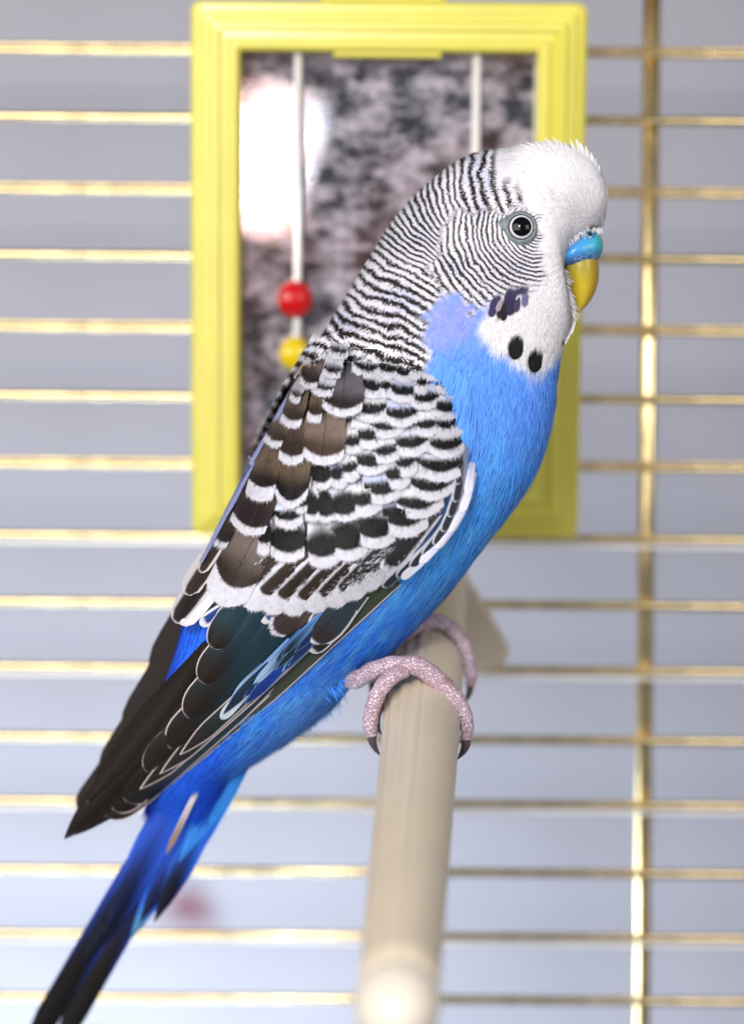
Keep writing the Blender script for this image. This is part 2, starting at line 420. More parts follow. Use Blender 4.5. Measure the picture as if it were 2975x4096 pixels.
# ---- perch
def praw(px, py, h): return c2w(cam_raw(px, py, h))
pB = praw(1685, 2893, 60); pC = praw(1592, 3990, 2000); axd = (pC - pB) / np.linalg.norm(pC - pB)
tA = (YC - 0.004 - pB[1]) / axd[1]; pA = pB + axd * tA
perch = thing('perch', tuple(pA), label='taupe ridged plastic perch held out from the cage wall under the bird', category='perch')
up = np.array([0, 0, 1.0]); sx_ = np.cross(axd, up); sx_ /= np.linalg.norm(sx_); up2 = np.cross(sx_, axd)
if sx_[0] < 0: sx_ = -sx_
LEN = np.linalg.norm(pC - pA)
def perch_r(t): return 0.00775 - 0.0012 * max(0.0, (t - 0.40) / 0.6)
V = []; m = 72; ns = 26
for i in range(ns):
    t_ = i / (ns - 1) ; rad = perch_r(t_); c = pA + axd * LEN * t_
    for j in range(m):
        th = 2 * math.pi * j / m
        a = math.degrees(th)                       # 0 = right, 90 = up
        rr = rad
        for c0, wd, hh in ((96, 4, 0.00062), (118, 4, 0.00062), (138, 4, 0.0006), (156, 5, 0.0004)):
            rr += hh * math.exp(-((a - c0) / wd) ** 2)
        if 85 < a < 160: rr -= 0.00022
        V.append(c + rr * (math.cos(th) * sx_ + math.sin(th) * up2))
Fc = grid_faces(ns, m, True) + [tuple(range(m))[::-1], tuple(range((ns - 1) * m, ns * m))]
build('rail', V, Fc, M['perch'], perch, origin=pA)
V, Fc = ellipsoid(pC + axd * 0.002, (sx_ * 0.0069, up2 * 0.0069, axd * 0.0085), 16, 28)
build('end_cap', V, Fc, M['cap'], perch)
# flange clipped to the wires
def plate(name, pts, y0, y1, mat, parent, bev=0.0008):
    c = np.mean(pts, axis=0); V = []; n = len(pts)
    for yy, sc in ((y0, 0.93), (y0 + bev, 1.0), (y1, 1.0)):
        for p in pts: V.append((c[0] + (p[0] - c[0]) * sc, yy, c[1] + (p[1] - c[1]) * sc))
    Fc = [tuple(range(n))[::-1], tuple(range(2 * n, 3 * n))]
    for i in range(2):
        for j in range(n):
            k = (j + 1) % n; Fc.append((i * n + j, i * n + k, (i + 1) * n + k, (i + 1) * n + j))
    return build(name, V, Fc, mat, parent, smooth=False)
fl = [(960, 1262), (1022, 1262), (1072, 1338), (1108, 1400), (1128, 1440), (1118, 1468), (1062, 1488), (1010, 1480), (960, 1440), (925, 1380), (925, 1300)]
pts = [tuple(on_plane(x * FV, y * FV, YC - 0.005)[[0, 2]]) for x, y in fl]
plate('flange', pts, YC - 0.0068, YC - 0.0008, M['perch'], perch)

# ---- fluff beyond the wires
fc = on_plane(745, 3640, YB - 0.0068)
V, Fc = [], []
for k in range(90):
    a = random.uniform(-0.4, 3.3); L_ = random.uniform(0.006, 0.019); p0 = fc + np.array([random.uniform(-.003, .003), 0.0002, -0.004])
    d_ = np.array([math.cos(a) * 0.8, -0.25 * random.random(), math.sin(a)]); s_ = np.array([-d_[2], 0, d_[0]]) * 0.0006
    i0 = len(V); V += [p0 - s_, p0 + s_, p0 + d_ * L_ * 0.6 + s_ * 0.8, p0 + d_ * L_, p0 + d_ * L_ * 0.6 - s_ * 0.8]; Fc += [(i0, i0 + 1, i0 + 2, i0 + 3, i0 + 4)]
build('downy_feather', V, Fc, M['fluff'], None, origin=fc, label='small blurred reddish grey downy feather on the blind beyond the wires', category='feather')

# ================================================================== the budgerigar
foot0 = praw(1685, 2745, 80)
bird = thing('budgerigar', tuple(foot0), label='blue and white budgerigar with black barred head, sitting on the perch', category='bird')

# ---- body loft: back outline, belly outline, half depth (read at 1647 px width)
ST = [((1341, 478), (1337, 500), 10), ((1335, 412), (1314, 510), 50), ((1303, 358), (1256, 560), 80), ((1238, 325), (1240, 640), 102),
      ((1150, 327), (1262, 708), 118), ((1040, 345), (1247, 760), 126), ((955, 402), (1237, 800), 132), ((882, 475), (1230, 835), 140),
      ((818, 573), (1226, 872), 152), ((755, 676), (1218, 925), 170), ((700, 768), (1203, 985), 190), ((650, 862), (1180, 1045), 208),
      ((590, 975), (1140, 1112), 222), ((530, 1085), (1072, 1202), 226), ((470, 1205), (990, 1308), 218), ((430, 1300), (900, 1404), 200),
      ((408, 1400), (805, 1478), 176), ((388, 1480), (735, 1548), 150), ((375, 1555), (655, 1612), 124), ((360, 1630), (580, 1662), 98),
      ((350, 1710), (520, 1702), 66), ((345, 1760), (470, 1775), 26)]
NS, NT_ = 150, 80
stt = np.array([[*a, *b_, c_] for a, b_, c_ in ST], float) * FV
sts = catmull(stt, NS)
th = np.linspace(0, 2 * math.pi, NT_, endpoint=False)
Lp, Rp, bd_ = sts[:, None, 0:2], sts[:, None, 2:4], sts[:, None, 4]
cen = (Lp + Rp) / 2; hal = (Rp - Lp) / 2
xy = cen + hal * np.cos(th)[None, :, None]
hh = bd_ * np.sin(th)[None, :]
def mid_cam(px, py, h):          # true side view: middle-plane scale for every depth
    d0 = D + recess(py) * S
    return np.stack([(px - CX) / F * d0, -(py - CY) / F * d0, -(d0 - h * S)], -1)
BC = mid_cam(xy[..., 0], xy[..., 1], hh)           # camera space grid NS x NT_
BNc = mid_cam(xy[..., 0], xy[..., 1], np.abs(hh))  # its mirror on the near side (for colouring)
# near-side height field in photo pixels
GX, GY, GS = 0, 400, 8
gw, gh_ = 2400 // GS, 3400 // GS
HF = np.full((gh_, gw), -1e9)
fine = catmull(stt, 900); tf = np.linspace(0, math.pi, 500)
fx_ = (fine[:, None, 0:2] + fine[:, None, 2:4]) / 2 + (fine[:, None, 2:4] - fine[:, None, 0:2]) / 2 * np.cos(tf)[None, :, None]
fh = fine[:, None, 4] * np.sin(tf)[None]
qx, qy = proj(mid_cam(fx_[..., 0], fx_[..., 1], fh))
ix = ((qx - GX) / GS).astype(int).ravel(); iy = ((qy - GY) / GS).astype(int).ravel()
ok = (ix >= 0) & (ix < gw) & (iy >= 0) & (iy < gh_)
np.maximum.at(HF, (iy[ok], ix[ok]), fh.ravel()[ok])
BODYH = HF.copy()
# wing shell
WST = [((800, 770), (960, 770), 0, 300), ((660, 840), (1030, 880), 0, 385), ((590, 960), (1052, 1010), 0, 425), ((530, 1070), (1022, 1110), 0, 440),
       ((470, 1190), (940, 1230), 10, 432), ((395, 1320), (840, 1330), 40, 400), ((385, 1400), (730, 1430), 100, 350), ((345, 1520), (610, 1540), 120, 290),
       ((265, 1650), (470, 1650), 120, 220), ((165, 1790), (320, 1760), 110, 160), ((120, 1870), (170, 1880), 100, 120)]
wst = np.array([[a[0] * FV, a[1] * FV, b_[0] * FV, b_[1] * FV, hl, hm] for a, b_, hl, hm in WST])
wf = catmull(wst, 700); tw = np.linspace(-0.06, 1.06, 400); tc_ = np.clip(tw, 0, 1)
wx = wf[:, None, 0:2] * (1 - tw)[None, :, None] + wf[:, None, 2:4] * tw[None, :, None]
prf = np.where(tc_ < 0.62, np.sqrt(np.clip(1 - ((tc_ - 0.62) / 0.62) ** 2, 0, 1)), 1 - 0.14 * ((tc_ - 0.62) / 0.38) ** 2)
wh = wf[:, None, 4] + (wf[:, None, 5] - wf[:, None, 4]) * prf[None]
ix = ((wx[..., 0] - GX) / GS).astype(int).ravel(); iy = ((wx[..., 1] - GY) / GS).astype(int).ravel()
ok = (ix >= 0) & (ix < gw) & (iy >= 0) & (iy < gh_)
WH = np.full((gh_, gw), -1e9); np.maximum.at(WH, (iy[ok], ix[ok]), wh.ravel()[ok])
HF = np.maximum(WH, np.where(BODYH > -1e8, BODYH + 14, -1e9))
def fill_blur(A, nit=40, nb=3):
    A = A.copy(); known = A > -1e8
    for _ in range(nit):                          # grow outwards
        if known.all(): break
        s_ = np.zeros_like(A); c_ = np.zeros_like(A)
        for dy in (-1, 0, 1):
            for dx in (-1, 0, 1):
                s_ += np.roll(np.where(known, A, 0), (dy, dx), (0, 1)); c_ += np.roll(known.astype(float), (dy, dx), (0, 1))
        new = (~known) & (c_ > 0); A[new] = s_[new] / c_[new]; known |= new
    A[~known] = 0
    for _ in range(nb):
        A = (np.roll(A, 1, 0) + np.roll(A, -1, 0) + np.roll(A, 1, 1) + np.roll(A, -1, 1) + 2 * A) / 6
    return A
HF = fill_blur(HF, 60, 4); BODYH = fill_blur(BODYH, 60, 1)
def samp(A, px, py):
    x = np.clip((np.asarray(px, float) - GX) / GS - 0.5, 0, gw - 1.01); y = np.clip((np.asarray(py, float) - GY) / GS - 0.5, 0, gh_ - 1.01)
    i, j = x.astype(int), y.astype(int); u, v = x - i, y - j
    return A[j, i] * (1 - u) * (1 - v) + A[j, i + 1] * u * (1 - v) + A[j + 1, i] * (1 - u) * v + A[j + 1, i + 1] * u * v

# ---- colour fields over the bird's side, in 1647-px-view units
def sdf(poly, x, y):             # >0 inside
    poly = np.asarray(poly, float); ins = np.zeros(x.shape, bool); dm = np.full(x.shape, 1e9)
    for i in range(len(poly)):
        (x0, y0), (x1, y1) = poly[i], poly[(i + 1) % len(poly)]
        if y0 != y1:
            cross = ((y0 > y) != (y1 > y)) & (x < (x1 - x0) * (y - y0) / (y1 - y0) + x0); ins ^= cross
        ex, ey = x1 - x0, y1 - y0
        t_ = np.clip(((x - x0) * ex + (y - y0) * ey) / (ex * ex + ey * ey + 1e-9), 0, 1)
        dm = np.minimum(dm, (x - x0 - t_ * ex) ** 2 + (y - y0 - t_ * ey) ** 2)
    return np.where(ins, 1, -1) * np.sqrt(dm)
def sst(x, a, b):
    t_ = np.clip((x - a) / (b - a), 0, 1); return t_ * t_ * (3 - 2 * t_)
def vnoise(x, y, sc, seed=0):    # smooth value noise
    x = x / sc + seed * 17.3; y = y / sc + seed * 9.1
    i, j = np.floor(x), np.floor(y); u, v = x - i, y - j; u = u * u * (3 - 2 * u); v = v * v * (3 - 2 * v)
    def hsh(a, b): s_ = np.sin(a * 127.1 + b * 311.7 + seed) * 43758.5453; return s_ - np.floor(s_)
    return hsh(i, j) * (1 - u) * (1 - v) + hsh(i + 1, j) * u * (1 - v) + hsh(i, j + 1) * (1 - u) * v + hsh(i + 1, j + 1) * u * v
WHITE_P = [(1060, 300), (1060, 345), (1080, 385), (1100, 430), (1130, 462), (1140, 500), (1140, 545), (1150, 580), (1150, 600), (1130, 620), (1110, 640), (1085, 668),
           (1068, 700), (1058, 735), (1085, 768), (1125, 800), (1172, 838), (1212, 818), (1262, 780), (1320, 700), (1420, 600), (1420, 280)]
STRIPE_P = [(1112, 250), (1112, 345), (1130, 390), (1152, 432), (1180, 462), (1190, 520), (1192, 560), (1205, 590), (1206, 612), (1165, 640), (1100, 664), (1050, 692), (1000, 652),
            (962, 672), (945, 720), (932, 765), (955, 800), (920, 860), (600, 1000), (400, 1000), (400, 250)]
WING_P = [(700, 770), (800, 762), (900, 790), (965, 800), (1020, 850), (1030, 950), (1045, 1010), (1030, 1080), (960, 1200), (880, 1275), (760, 1380), (600, 1540), (400, 1700), (300, 1600), (330, 1450), (395, 1400), (380, 1330), (500, 1100), (600, 930)]
def z1(x, y): return (664.3 + 0.437 * x, 276.8 + 0.437 * y)
TR = [(0, [(1080, 80), (1090, 290), (1095, 400)]), (1, [(1010, 100), (1015, 240), (1022, 390)]), (2, [(955, 120), (945, 280), (965, 370), (1000, 440)]),
      (3, [(900, 155), (885, 280), (905, 380), (950, 460)]), (8, [(690, 260), (700, 380), (745, 480)]), (11.5, [(580, 360), (618, 470), (690, 550)]),
      (15, [(490, 465), (560, 560), (670, 640)]), (18.6, [(410, 575), (500, 640), (650, 730)]), (21.5, [(340, 675), (430, 740), (640, 830)]),
      (24.2, [(260, 775), (380, 860), (620, 960)]), (26.4, [(190, 875), (330, 970), (610, 1075)]), (28.4, [(130, 975), (280, 1065), (590, 1160)]),
      (30.1, [(80, 1075), (210, 1150), (480, 1230)]), (31.7, [(30, 1175), (150, 1230), (400, 1300)]), (33.5, [(-30, 1290), (100, 1340), (340, 1400)])]
cp = np.array([[*z1(*p), k_] for k_, pl in TR for p in pl])
def tps_fit(c):
    n = len(c); d_ = np.hypot(c[:, None, 0] - c[None, :, 0], c[:, None, 1] - c[None, :, 1])
    K = np.where(d_ > 0, d_ ** 2 * np.log(d_ + 1e-12), 0) + np.eye(n) * 30.0
    Pm = np.c_[np.ones(n), c[:, :2]]; A = np.block([[K, Pm], [Pm.T, np.zeros((3, 3))]])
    return np.linalg.solve(A, np.r_[c[:, 2], 0, 0, 0])
TW = tps_fit(cp)
def phi_nape(x, y):
    o = TW[-3] + TW[-2] * x + TW[-1] * y
    for i in range(len(cp)):
        d2 = (x - cp[i, 0]) ** 2 + (y - cp[i, 1]) ** 2
        o = o + TW[i] * 0.5 * d2 * np.log(d2 + 1e-12)
    return o
CHK = [z1(*p) for p in [(1150, 400), (1120, 425), (1000, 445), (850, 450), (770, 470), (715, 530), (690, 640), (680, 760), (720, 900), (800, 1000), (1300, 1000), (1400, 500)]]
def phase(x, y):
    nz = vnoise(x, y, 26, 3) - 0.5; nz2 = vnoise(x, y, 9, 5) - 0.5
    cx, cy = z1(1215, 515)
    r_ = np.hypot((x - cx) * 0.96, (y - cy) * 1.02) / 0.437
    pc = 19.0 * np.log1p(np.clip(r_ - 60, -40, None) / 330.0) * 1.15
    k_ = sdf(CHK, x, y) + nz * 34 + nz2 * 12
    ph = np.where(k_ > 0, pc + 0.3, phi_nape(x, y))
    cell = vnoise(np.floor(x / 13 + 0.5 * np.floor(y / 11)), np.floor(y / 11), 1.0, 8) - 0.5
    return ph + nz * 0.6 + nz2 * 0.15 + cell * 0.24
def mixc(a, b, t_): return a * (1 - t_[..., None]) + np.asarray(b)[None, :3] * t_[..., None]
def C3(*c): return np.array(lin(*c)[:3])
def field(px, py, under=False):
    """plumage base colour and stripe data at photo pixels"""
    x, y = np.asarray(px) / FV, np.asarray(py) / FV
    n1, n2, n3 = vnoise(x, y, 60, 1), vnoise(x, y, 22, 2), vnoise(x + y * 0.5, y * 0.45, 11, 4)
    c = np.broadcast_to(C3(92, 150, 238), x.shape + (3,)).copy()
    c = mixc(c, C3(74, 158, 240), sst(y, 900, 1150))
    c = mixc(c, C3(52, 128, 236), sst(y, 1250, 1480))
    c = mixc(c, C3(96, 184, 242), 0.55 * sst(n3 + 0.3 * n2, 0.62, 0.95) * sst(y, 900, 1050))
    c = mixc(c, C3(92, 124, 214), 0.45 * sst(n2, 0.62, 0.85) * sst(y, 880, 1050))
    c = mixc(c, C3(124, 184, 240), 0.6 * sst(x - (1720 - y) * 0.6 - 500, -20, 120) * sst(y, 1450, 1600))
    c = mixc(c, C3(40, 104, 236), sst(520 - x, 0, 50) * sst(y, 1330, 1400))
    vio = np.exp(-(((x - 1015) / 100) ** 2 + ((y - 695) / 72) ** 2)) + 0.5 * np.exp(-(((x - 965) / 45) ** 2 + ((y - 755) / 40) ** 2))
    c = mixc(c, C3(150, 154, 232), np.clip(vio * 0.74 + (n3 - 0.5) * 0.45 * np.clip(vio * 2, 0, 1), 0, 1))
    wsd = sdf(WHITE_P, x, y)
    wm = sst(wsd + (n2 - 0.5) * 22 + (n3 - 0.5) * 8, -20, 14)
    c = mixc(c, C3(222, 219, 223), wm)
    ssd = sdf(STRIPE_P, x, y)
    sm = sst(ssd + (n2 - 0.5) * 26 + (n3 - 0.5) * 18, -13, 13)
    c = mixc(c, C3(212, 209, 217), sm)
    vm = sst(n1 * 0.6 + n2 * 0.4, 0.58, 0.8) * sm * 0.35
    c = mixc(c, C3(176, 176, 214), vm)
    if under: c = mixc(c, C3(170, 170, 178), sst(sdf(WING_P, x, y), 10, 30) * (1 - sst(y, 1330, 1380)))
    # dark throat spots and the violet cheek patch
    for (ex, ey, ra, rb, an, cc) in ((1141, 769, 17.5, 26, 12, (20, 18, 20)), (1184, 798, 17, 25, 18, (16, 15, 18)), (1246, 760, 3, 8, 20, (40, 34, 36)),
                                     (1096, 674, 12, 22, 25, (60, 52, 90)), (1128, 662, 14, 26, 12, (52, 46, 84)), (1108, 690, 9, 20, 14, (40, 34, 40)),
                                     (1150, 645, 22, 10, -20, (58, 50, 84)), (1162, 662, 8, 16, 5, (112, 104, 140)), (1140, 680, 6, 14, 8, (60, 54, 84))):
        a = R(an); u = (x - ex) * math.cos(a) + (y - ey) * math.sin(a); v = -(x - ex) * math.sin(a) + (y - ey) * math.cos(a)
        e = np.sqrt((u / ra) ** 2 + (v / rb) ** 2)
        k_ = 1 - sst(e, 0.86, 1.1); c = mixc(c, C3(*cc), k_); sm = sm * (1 - k_)
    # a dirty smudge above the cere
    e = np.hypot((x - 1316) / 20, (y - 506) / 10); c = mixc(c, C3(150, 120, 84), 0.7 * (1 - sst(e + (n3 - .5) * .8, 0.5, 1.1)))
    duty = 0.45 + 0.10 * (n1 - 0.5) * 2 + 0.08 * sst(y, 640, 800)
    fad = sst(x, 1108, 1086) if False else 1 - sst(x, 1085, 1112) * sst(430 - y, 0, 60)
    st = np.stack([phase(x, y), np.clip(sm * fad, 0, 1), duty], -1)
    col = np.concatenate([c, np.ones(x.shape + (1,))], -1)
    return col, st

bpx, bpy_ = proj(BNc)
colB, stB = field(bpx.ravel(), bpy_.ravel(), True)
verts = np.concatenate([c2w(BC.reshape(-1, 3)), c2w(BC[0].mean(0))[None], c2w(BC[-1].mean(0))[None]])
colB = np.concatenate([colB, colB[:1], colB[-1:]]); stB = np.concatenate([stB, stB[:1], stB[-1:]])
Fc = grid_faces(NS, NT_, True)
Fc = [f[::-1] for f in Fc]
for j in range(NT_):
    Fc.append((NS * NT_, j, (j + 1) % NT_)); Fc.append((NS * NT_ + 1, (NS - 1) * NT_ + (j + 1) % NT_, (NS - 1) * NT_ + j))
build('body', verts, Fc, M['body'], bird, attrs=dict(col=colB, st=stB), origin=foot0)

# ---- barbs all over the body
EYE = np.array([1153.0, 504.0])
Ws = BC                                              # camera-space grid
ds = np.gradient(Ws, axis=0); dt = np.roll(Ws, -1, 1) - np.roll(Ws, 1, 1)
nrm = np.cross(dt, ds); nrm /= np.linalg.norm(nrm, axis=2)[..., None] + 1e-12
out = Ws - Ws.mean(1, keepdims=True); sg = np.sign((nrm * out).sum(2)); nrm *= sg[..., None]
cellA = np.linalg.norm(np.cross(ds, dt / 2), axis=2)
sn = np.sin(th)[None, :]
dens = np.where(sn > -0.30, 1.0, 0.12) * cellA
hx, hy = bpx / FV, bpy_ / FV
dens = dens * np.where(hy < 760, 1.9, 1.0)
dens = np.where((sdf(WING_P, hx, hy) > 40) & (hy < 1370) & (sn > -0.1), dens * 0.04, dens)
NSTR = 170000
pr = (dens / dens.sum()).ravel(); idx = RNG.choice(NS * NT_, NSTR, p=pr)
si, ti = idx // NT_, idx % NT_
u, v = RNG.random(NSTR), RNG.random(NSTR)
s2 = np.minimum(si + 1, NS - 1); t2 = (ti + 1) % NT_
def bil(A): return (A[si, ti] * ((1 - u) * (1 - v))[:, None] + A[s2, ti] * (u * (1 - v))[:, None] + A[si, t2] * ((1 - u) * v)[:, None] + A[s2, t2] * (u * v)[:, None])
pos, nor, flow = bil(Ws), bil(nrm), bil(ds)
nor /= np.linalg.norm(nor, axis=1)[:, None]; flow /= np.linalg.norm(flow, axis=1)[:, None] + 1e-12
npos = bil(BNc); rx, ry = proj(npos); fxx, fyy = rx / FV, ry / FV
# flow across the bars where the plumage is barred
e_ = 2.0
gx_ = (phase(fxx + e_, fyy) - phase(fxx - e_, fyy)); gy_ = (phase(fxx, fyy + e_) - phase(fxx, fyy - e_))
gl = np.hypot(gx_, gy_) + 1e-9; gdir = np.stack([gx_ / gl, -gy_ / gl, np.zeros(NSTR)], 1)
smk = sst(sdf(STRIPE_P, fxx, fyy), -6, 10)
flow = flow * (1 - smk)[:, None] + gdir * smk[:, None]
chin = sst(sdf([(1190, 600), (1290, 600), (1290, 900), (1100, 900), (1060, 720)], fxx, fyy), -20, 20)
flow = flow * (1 - chin * .8)[:, None] + np.array([-0.15, -1.0, 0]) * (chin * .8)[:, None]
brd = sst(fyy, 760, 860)                              # breast feathers lie down the body
axis_d = np.stack([-0.28 - 0.42 * sst(fyy, 1000, 1400), -np.ones(NSTR), np.zeros(NSTR)], 1)
flow = flow * (1 - brd * .75)[:, None] + axis_d * (brd * .75)[:, None]
fore = sst(sdf([(1115, 300), (1200, 430), (1300, 500), (1400, 480), (1400, 280)], fxx, fyy), -10, 40)
fan = np.radians(205 + (np.clip(fxx, 1120, 1340) - 1170) * 0.42); fdir = np.stack([np.cos(fan), -np.sin(fan), np.zeros(NSTR)], 1)
flow = flow * (1 - fore)[:, None] + fdir * fore[:, None]
flow += RNG.normal(0, 0.10, (NSTR, 3))
flow -= nor * (flow * nor).sum(1)[:, None]; flow /= np.linalg.norm(flow, axis=1)[:, None] + 1e-12
head = 1 - sst(fyy, 690, 860)
fluff = sst(fyy, 1380, 1560)
Ln = (30 + 44 * (1 - head) + 26 * fore + 40 * fluff) * RNG.uniform(0.7, 1.3, NSTR)
face = sst(np.hypot(fxx - EYE[0], fyy - EYE[1]), 95, 40); Ln *= 1 - 0.45 * face
Wd = (3.3 + 2.6 * (1 - head) + 2.0 * fore) * RNG.uniform(0.7, 1.3, NSTR)
lift = RNG.uniform(0.05, 0.20, NSTR) - 0.04 * fore + 0.10 * fluff
wsd_ = sdf(WING_P, fxx, fyy)                          # neck and breast barbs run out over the wing's upper and front edge
over = sst(wsd_, -34, -8) * (1 - sst(fyy, 900, 1000)) * (nor[:, 2] > 0)
Ln *= 1 + 0.6 * over; pos = pos + nor * (over * 26 * S)[:, None]
keep = np.hypot((fxx - 1150) / 41, (fyy - 503) / 37) > 1
tipx = fxx + flow[:, 0] * Ln / FV; tipy = fyy - flow[:, 1] * Ln / FV
keep &= ~((wsd_ > 7) & (nor[:, 2] > 0.15) & (fyy < 1370))
keep &= np.hypot((tipx - 1151) / 35, (tipy - 503) / 33) > 1
keep &= np.hypot((fxx - 1128) / 19, (fyy - 496) / 12) > 1
keep &= sdf([(1246, 575), (1262, 535), (1290, 516), (1330, 518), (1336, 560), (1322, 640), (1280, 696), (1262, 640)], fxx, fyy) < 2
pos, nor, flow, Ln, Wd, lift = pos[keep], nor[keep], flow[keep], Ln[keep], Wd[keep], lift[keep]
N = len(pos); side = np.cross(flow, nor); side /= np.linalg.norm(side, axis=1)[:, None]
L_ = (Ln * S)[:, None]; W_ = (Wd * S / 2)[:, None]; lf = lift[:, None]
p0 = pos - nor * 0.00008; p1 = pos + flow * L_ * 0.5 + nor * L_ * lf * 0.75; p2 = pos + flow * L_ + nor * L_ * lf
sv = np.stack([p0 - side * W_ * .8, p0 + side * W_ * .8, p1 - side * W_, p1 + side * W_, p2 - side * W_ * .28, p2 + side * W_ * .28], 1)   # N,6,3
nearv = sv.copy()
dm = D + recess(proj(sv)[1]) * S                       # mirror far-side barbs to the near side for the colour lookup
hz = dm + sv[..., 2]; nearv[..., 2] = -(dm - np.abs(hz))
vx, vy = proj(nearv)
cS, sS = field(vx.ravel(), vy.ravel())
sS = sS.reshape(N, 6, 3); sS[:, :, 0] += RNG.normal(0, 0.11, N)[:, None]
cS = cS.reshape(N, 6, 4); jw = 0.14 - 0.09 * head[keep]; cS[:, :, :3] *= (1 + jw * RNG.uniform(-1, 0.9, N))[:, None, None]
# sharp colour: whole barb takes its middle's base colour in the lower two thirds
cS[:, 0:2, :3] = cS[:, 2:4, :3]
base = (np.arange(N) * 6)[:, None]
Fa = np.concatenate([base + np.array([[0, 1, 3, 2]]), base + np.array([[2, 3, 5, 4]])])
build('body_barbs', c2w(sv.reshape(-1, 3)), Fa.astype(np.int32), M['plume'], bird, attrs=dict(col=np.clip(cS.reshape(-1, 4), 0, 1), st=sS.reshape(-1, 3)), origin=foot0, kind='stuff')

# ---- feathers -----------------------------------------------------------------------------------
UPW_P = [(600, 880), (700, 775), (800, 760), (900, 790), (968, 805), (1020, 850), (1034, 930), (1080, 1000), (1400, 1500), (200, 2300), (0, 1400), (380, 1280)]
def wing_rise(px, py): return sst(sdf(UPW_P, np.asarray(px) / FV, np.asarray(py) / FV), -12, 75)
CW, CDK, CIN, CBR, CBRI = (200, 198, 208), (11, 9, 10), (168, 176, 200), (46, 36, 30), (96, 80, 70)
def feather(parent, tip, ang, L, W, fr=30, bd=30, wt=CW, dk=CDK, inn=CIN, soft=0.22, rw=0.0, vc=0.0, vw=9.0, ja=1.0, shape='covert',
            bend=0.0, off=0.0, tilt=(-7, 4), camber=8, nu=5, nv=12, sag=None, hfix=None, fringe=True, name='feather', sink=0.0, tipf=1.5):
    """tip (photo px), ang: pointing direction in degrees (90 = down the picture), L/W: length and half width in photo px"""
    a = R(ang); d = np.array([math.cos(a), math.sin(a)]); s_ = np.array([-d[1], d[0]])
    sag = (0.42 * W if shape == 'covert' else 0) if sag is None else sag
    us = np.linspace(0, 1, nu + 1) if shape == 'covert' else 1 - (1 - np.linspace(0, 1, nu + 1)) ** 2.3; vs_ = np.linspace(-1, 1, nv + 1)
    rows = []; q_ = []; v_ = []; eg_ = []; bc_ = []; hh_ = []
    for u_ in us:
        if shape == 'covert': wu = W * (0.72 + 0.28 * min(1, u_ / 0.6))
        else:
            wu = W * min(1.0, 0.45 + 1.2 * u_); e = (1 - u_) * L / (W * tipf)
            if e < 1: wu *= max(0.06, math.sqrt(max(0, 1 - (1 - e) ** 2)) if tipf < 3 else max(0, e) ** 0.75)
        for vv in vs_:
            al = L * u_ - L - sag * vv * vv
            if u_ == 1: al += random.uniform(-2, 2) * (1 if shape == 'covert' else 0)
            bn = bend * (1 - u_) ** 2
            rows.append(np.array(tip) + d * al + s_ * (wu * vv + bn))
            q_.append((1 - u_) * L); v_.append(vv)
            eg_.append(min((1 - abs(vv)) * wu, (1 - u_) * L + 2 if shape == 'covert' else 1e3)); bc_.append((1 - u_) * L + abs(vv) * wu * 0.9 + (300 if vv < 0 else 0))
            hh_.append(tilt[0] + (tilt[1] - tilt[0]) * u_ - sink * max(0.0, 1 - u_ / 0.45) ** 1.5 - camber * vv * vv * (W / 50.0) + off)
    Fq = grid_faces(nu + 1, nv + 1)
    if fringe and shape == 'covert':                  # loose barb ends past the tip
        for k in range(34):
            vv = random.uniform(-0.95, 0.95); ln = random.uniform(5, 16); wd = random.uniform(0.9, 1.7)
            p_ = np.array(tip) + d * (-sag * vv * vv - 3) + s_ * (W * vv)
            dd = d * 1.0 + s_ * vv * 0.35; dd /= np.linalg.norm(dd); i0 = len(rows)
            for pp in (p_ - s_ * wd, p_ + s_ * wd, p_ + dd * (ln + 3)):
                rows.append(pp); q_.append(0.0); v_.append(vv); eg_.append(1.0); bc_.append(random.uniform(0, 400)); hh_.append(tilt[1] + off - camber * vv * vv * (W / 50.0) + 1)
            Fq.append((i0, i0 + 1, i0 + 2))
    if shape == 'covert':                             # single barbs lying over the vane, carrying their root's colour outwards
        for k in range(int(60 + W * 1.6)):
            vv = random.uniform(-0.97, 0.97); qr = random.uniform(2, min(L * 0.62, fr + bd * 1.5 + 20)); ln = min(qr + 6, random.uniform(9, 20)); wd = random.uniform(0.8, 1.5)
            dd = d + s_ * vv * 0.45; dd /= np.linalg.norm(dd); i0 = len(rows)
            p_ = np.array(tip) + d * (-qr - sag * vv * vv) + s_ * (W * vv); bk_ = random.uniform(0, 900)
            hb_ = tilt[1] + (tilt[0] - tilt[1]) * qr / L + off - camber * vv * vv * (W / 50.0)
            for pp, e_h in ((p_ - s_ * wd, 0.5), (p_ + s_ * wd, 0.5), (p_ + dd * ln + s_ * wd * .4, 3.0), (p_ + dd * ln - s_ * wd * .4, 3.0)):
                rows.append(pp); q_.append(qr); v_.append(vv); eg_.append(50.0); bc_.append(bk_); hh_.append(hb_ + e_h)
            Fq.append((i0, i0 + 1, i0 + 2, i0 + 3))
    rows = np.array(rows); hh_ = np.array(hh_)
    h_ = (samp(HF, rows[:, 0], rows[:, 1]) + (52 + 42 * sst(rows[:, 1], 2330, 2620)) * wing_rise(rows[:, 0], rows[:, 1]) if hfix is None else hfix(rows[:, 0], rows[:, 1])) + hh_
    n = len(rows); one = np.ones(n); sd = random.random()
    at = dict(fa=np.c_[q_, v_, bc_], fb=np.c_[one * fr, one * bd, eg_], fc=np.c_[one * vc, one * vw, one * rw], fd=np.c_[one * soft, one * sd, one * ja],
              wt=np.tile(lin(*wt), (n, 1)), dk=np.tile(lin(*dk), (n, 1)), inn=np.tile(lin(*inn), (n, 1)))
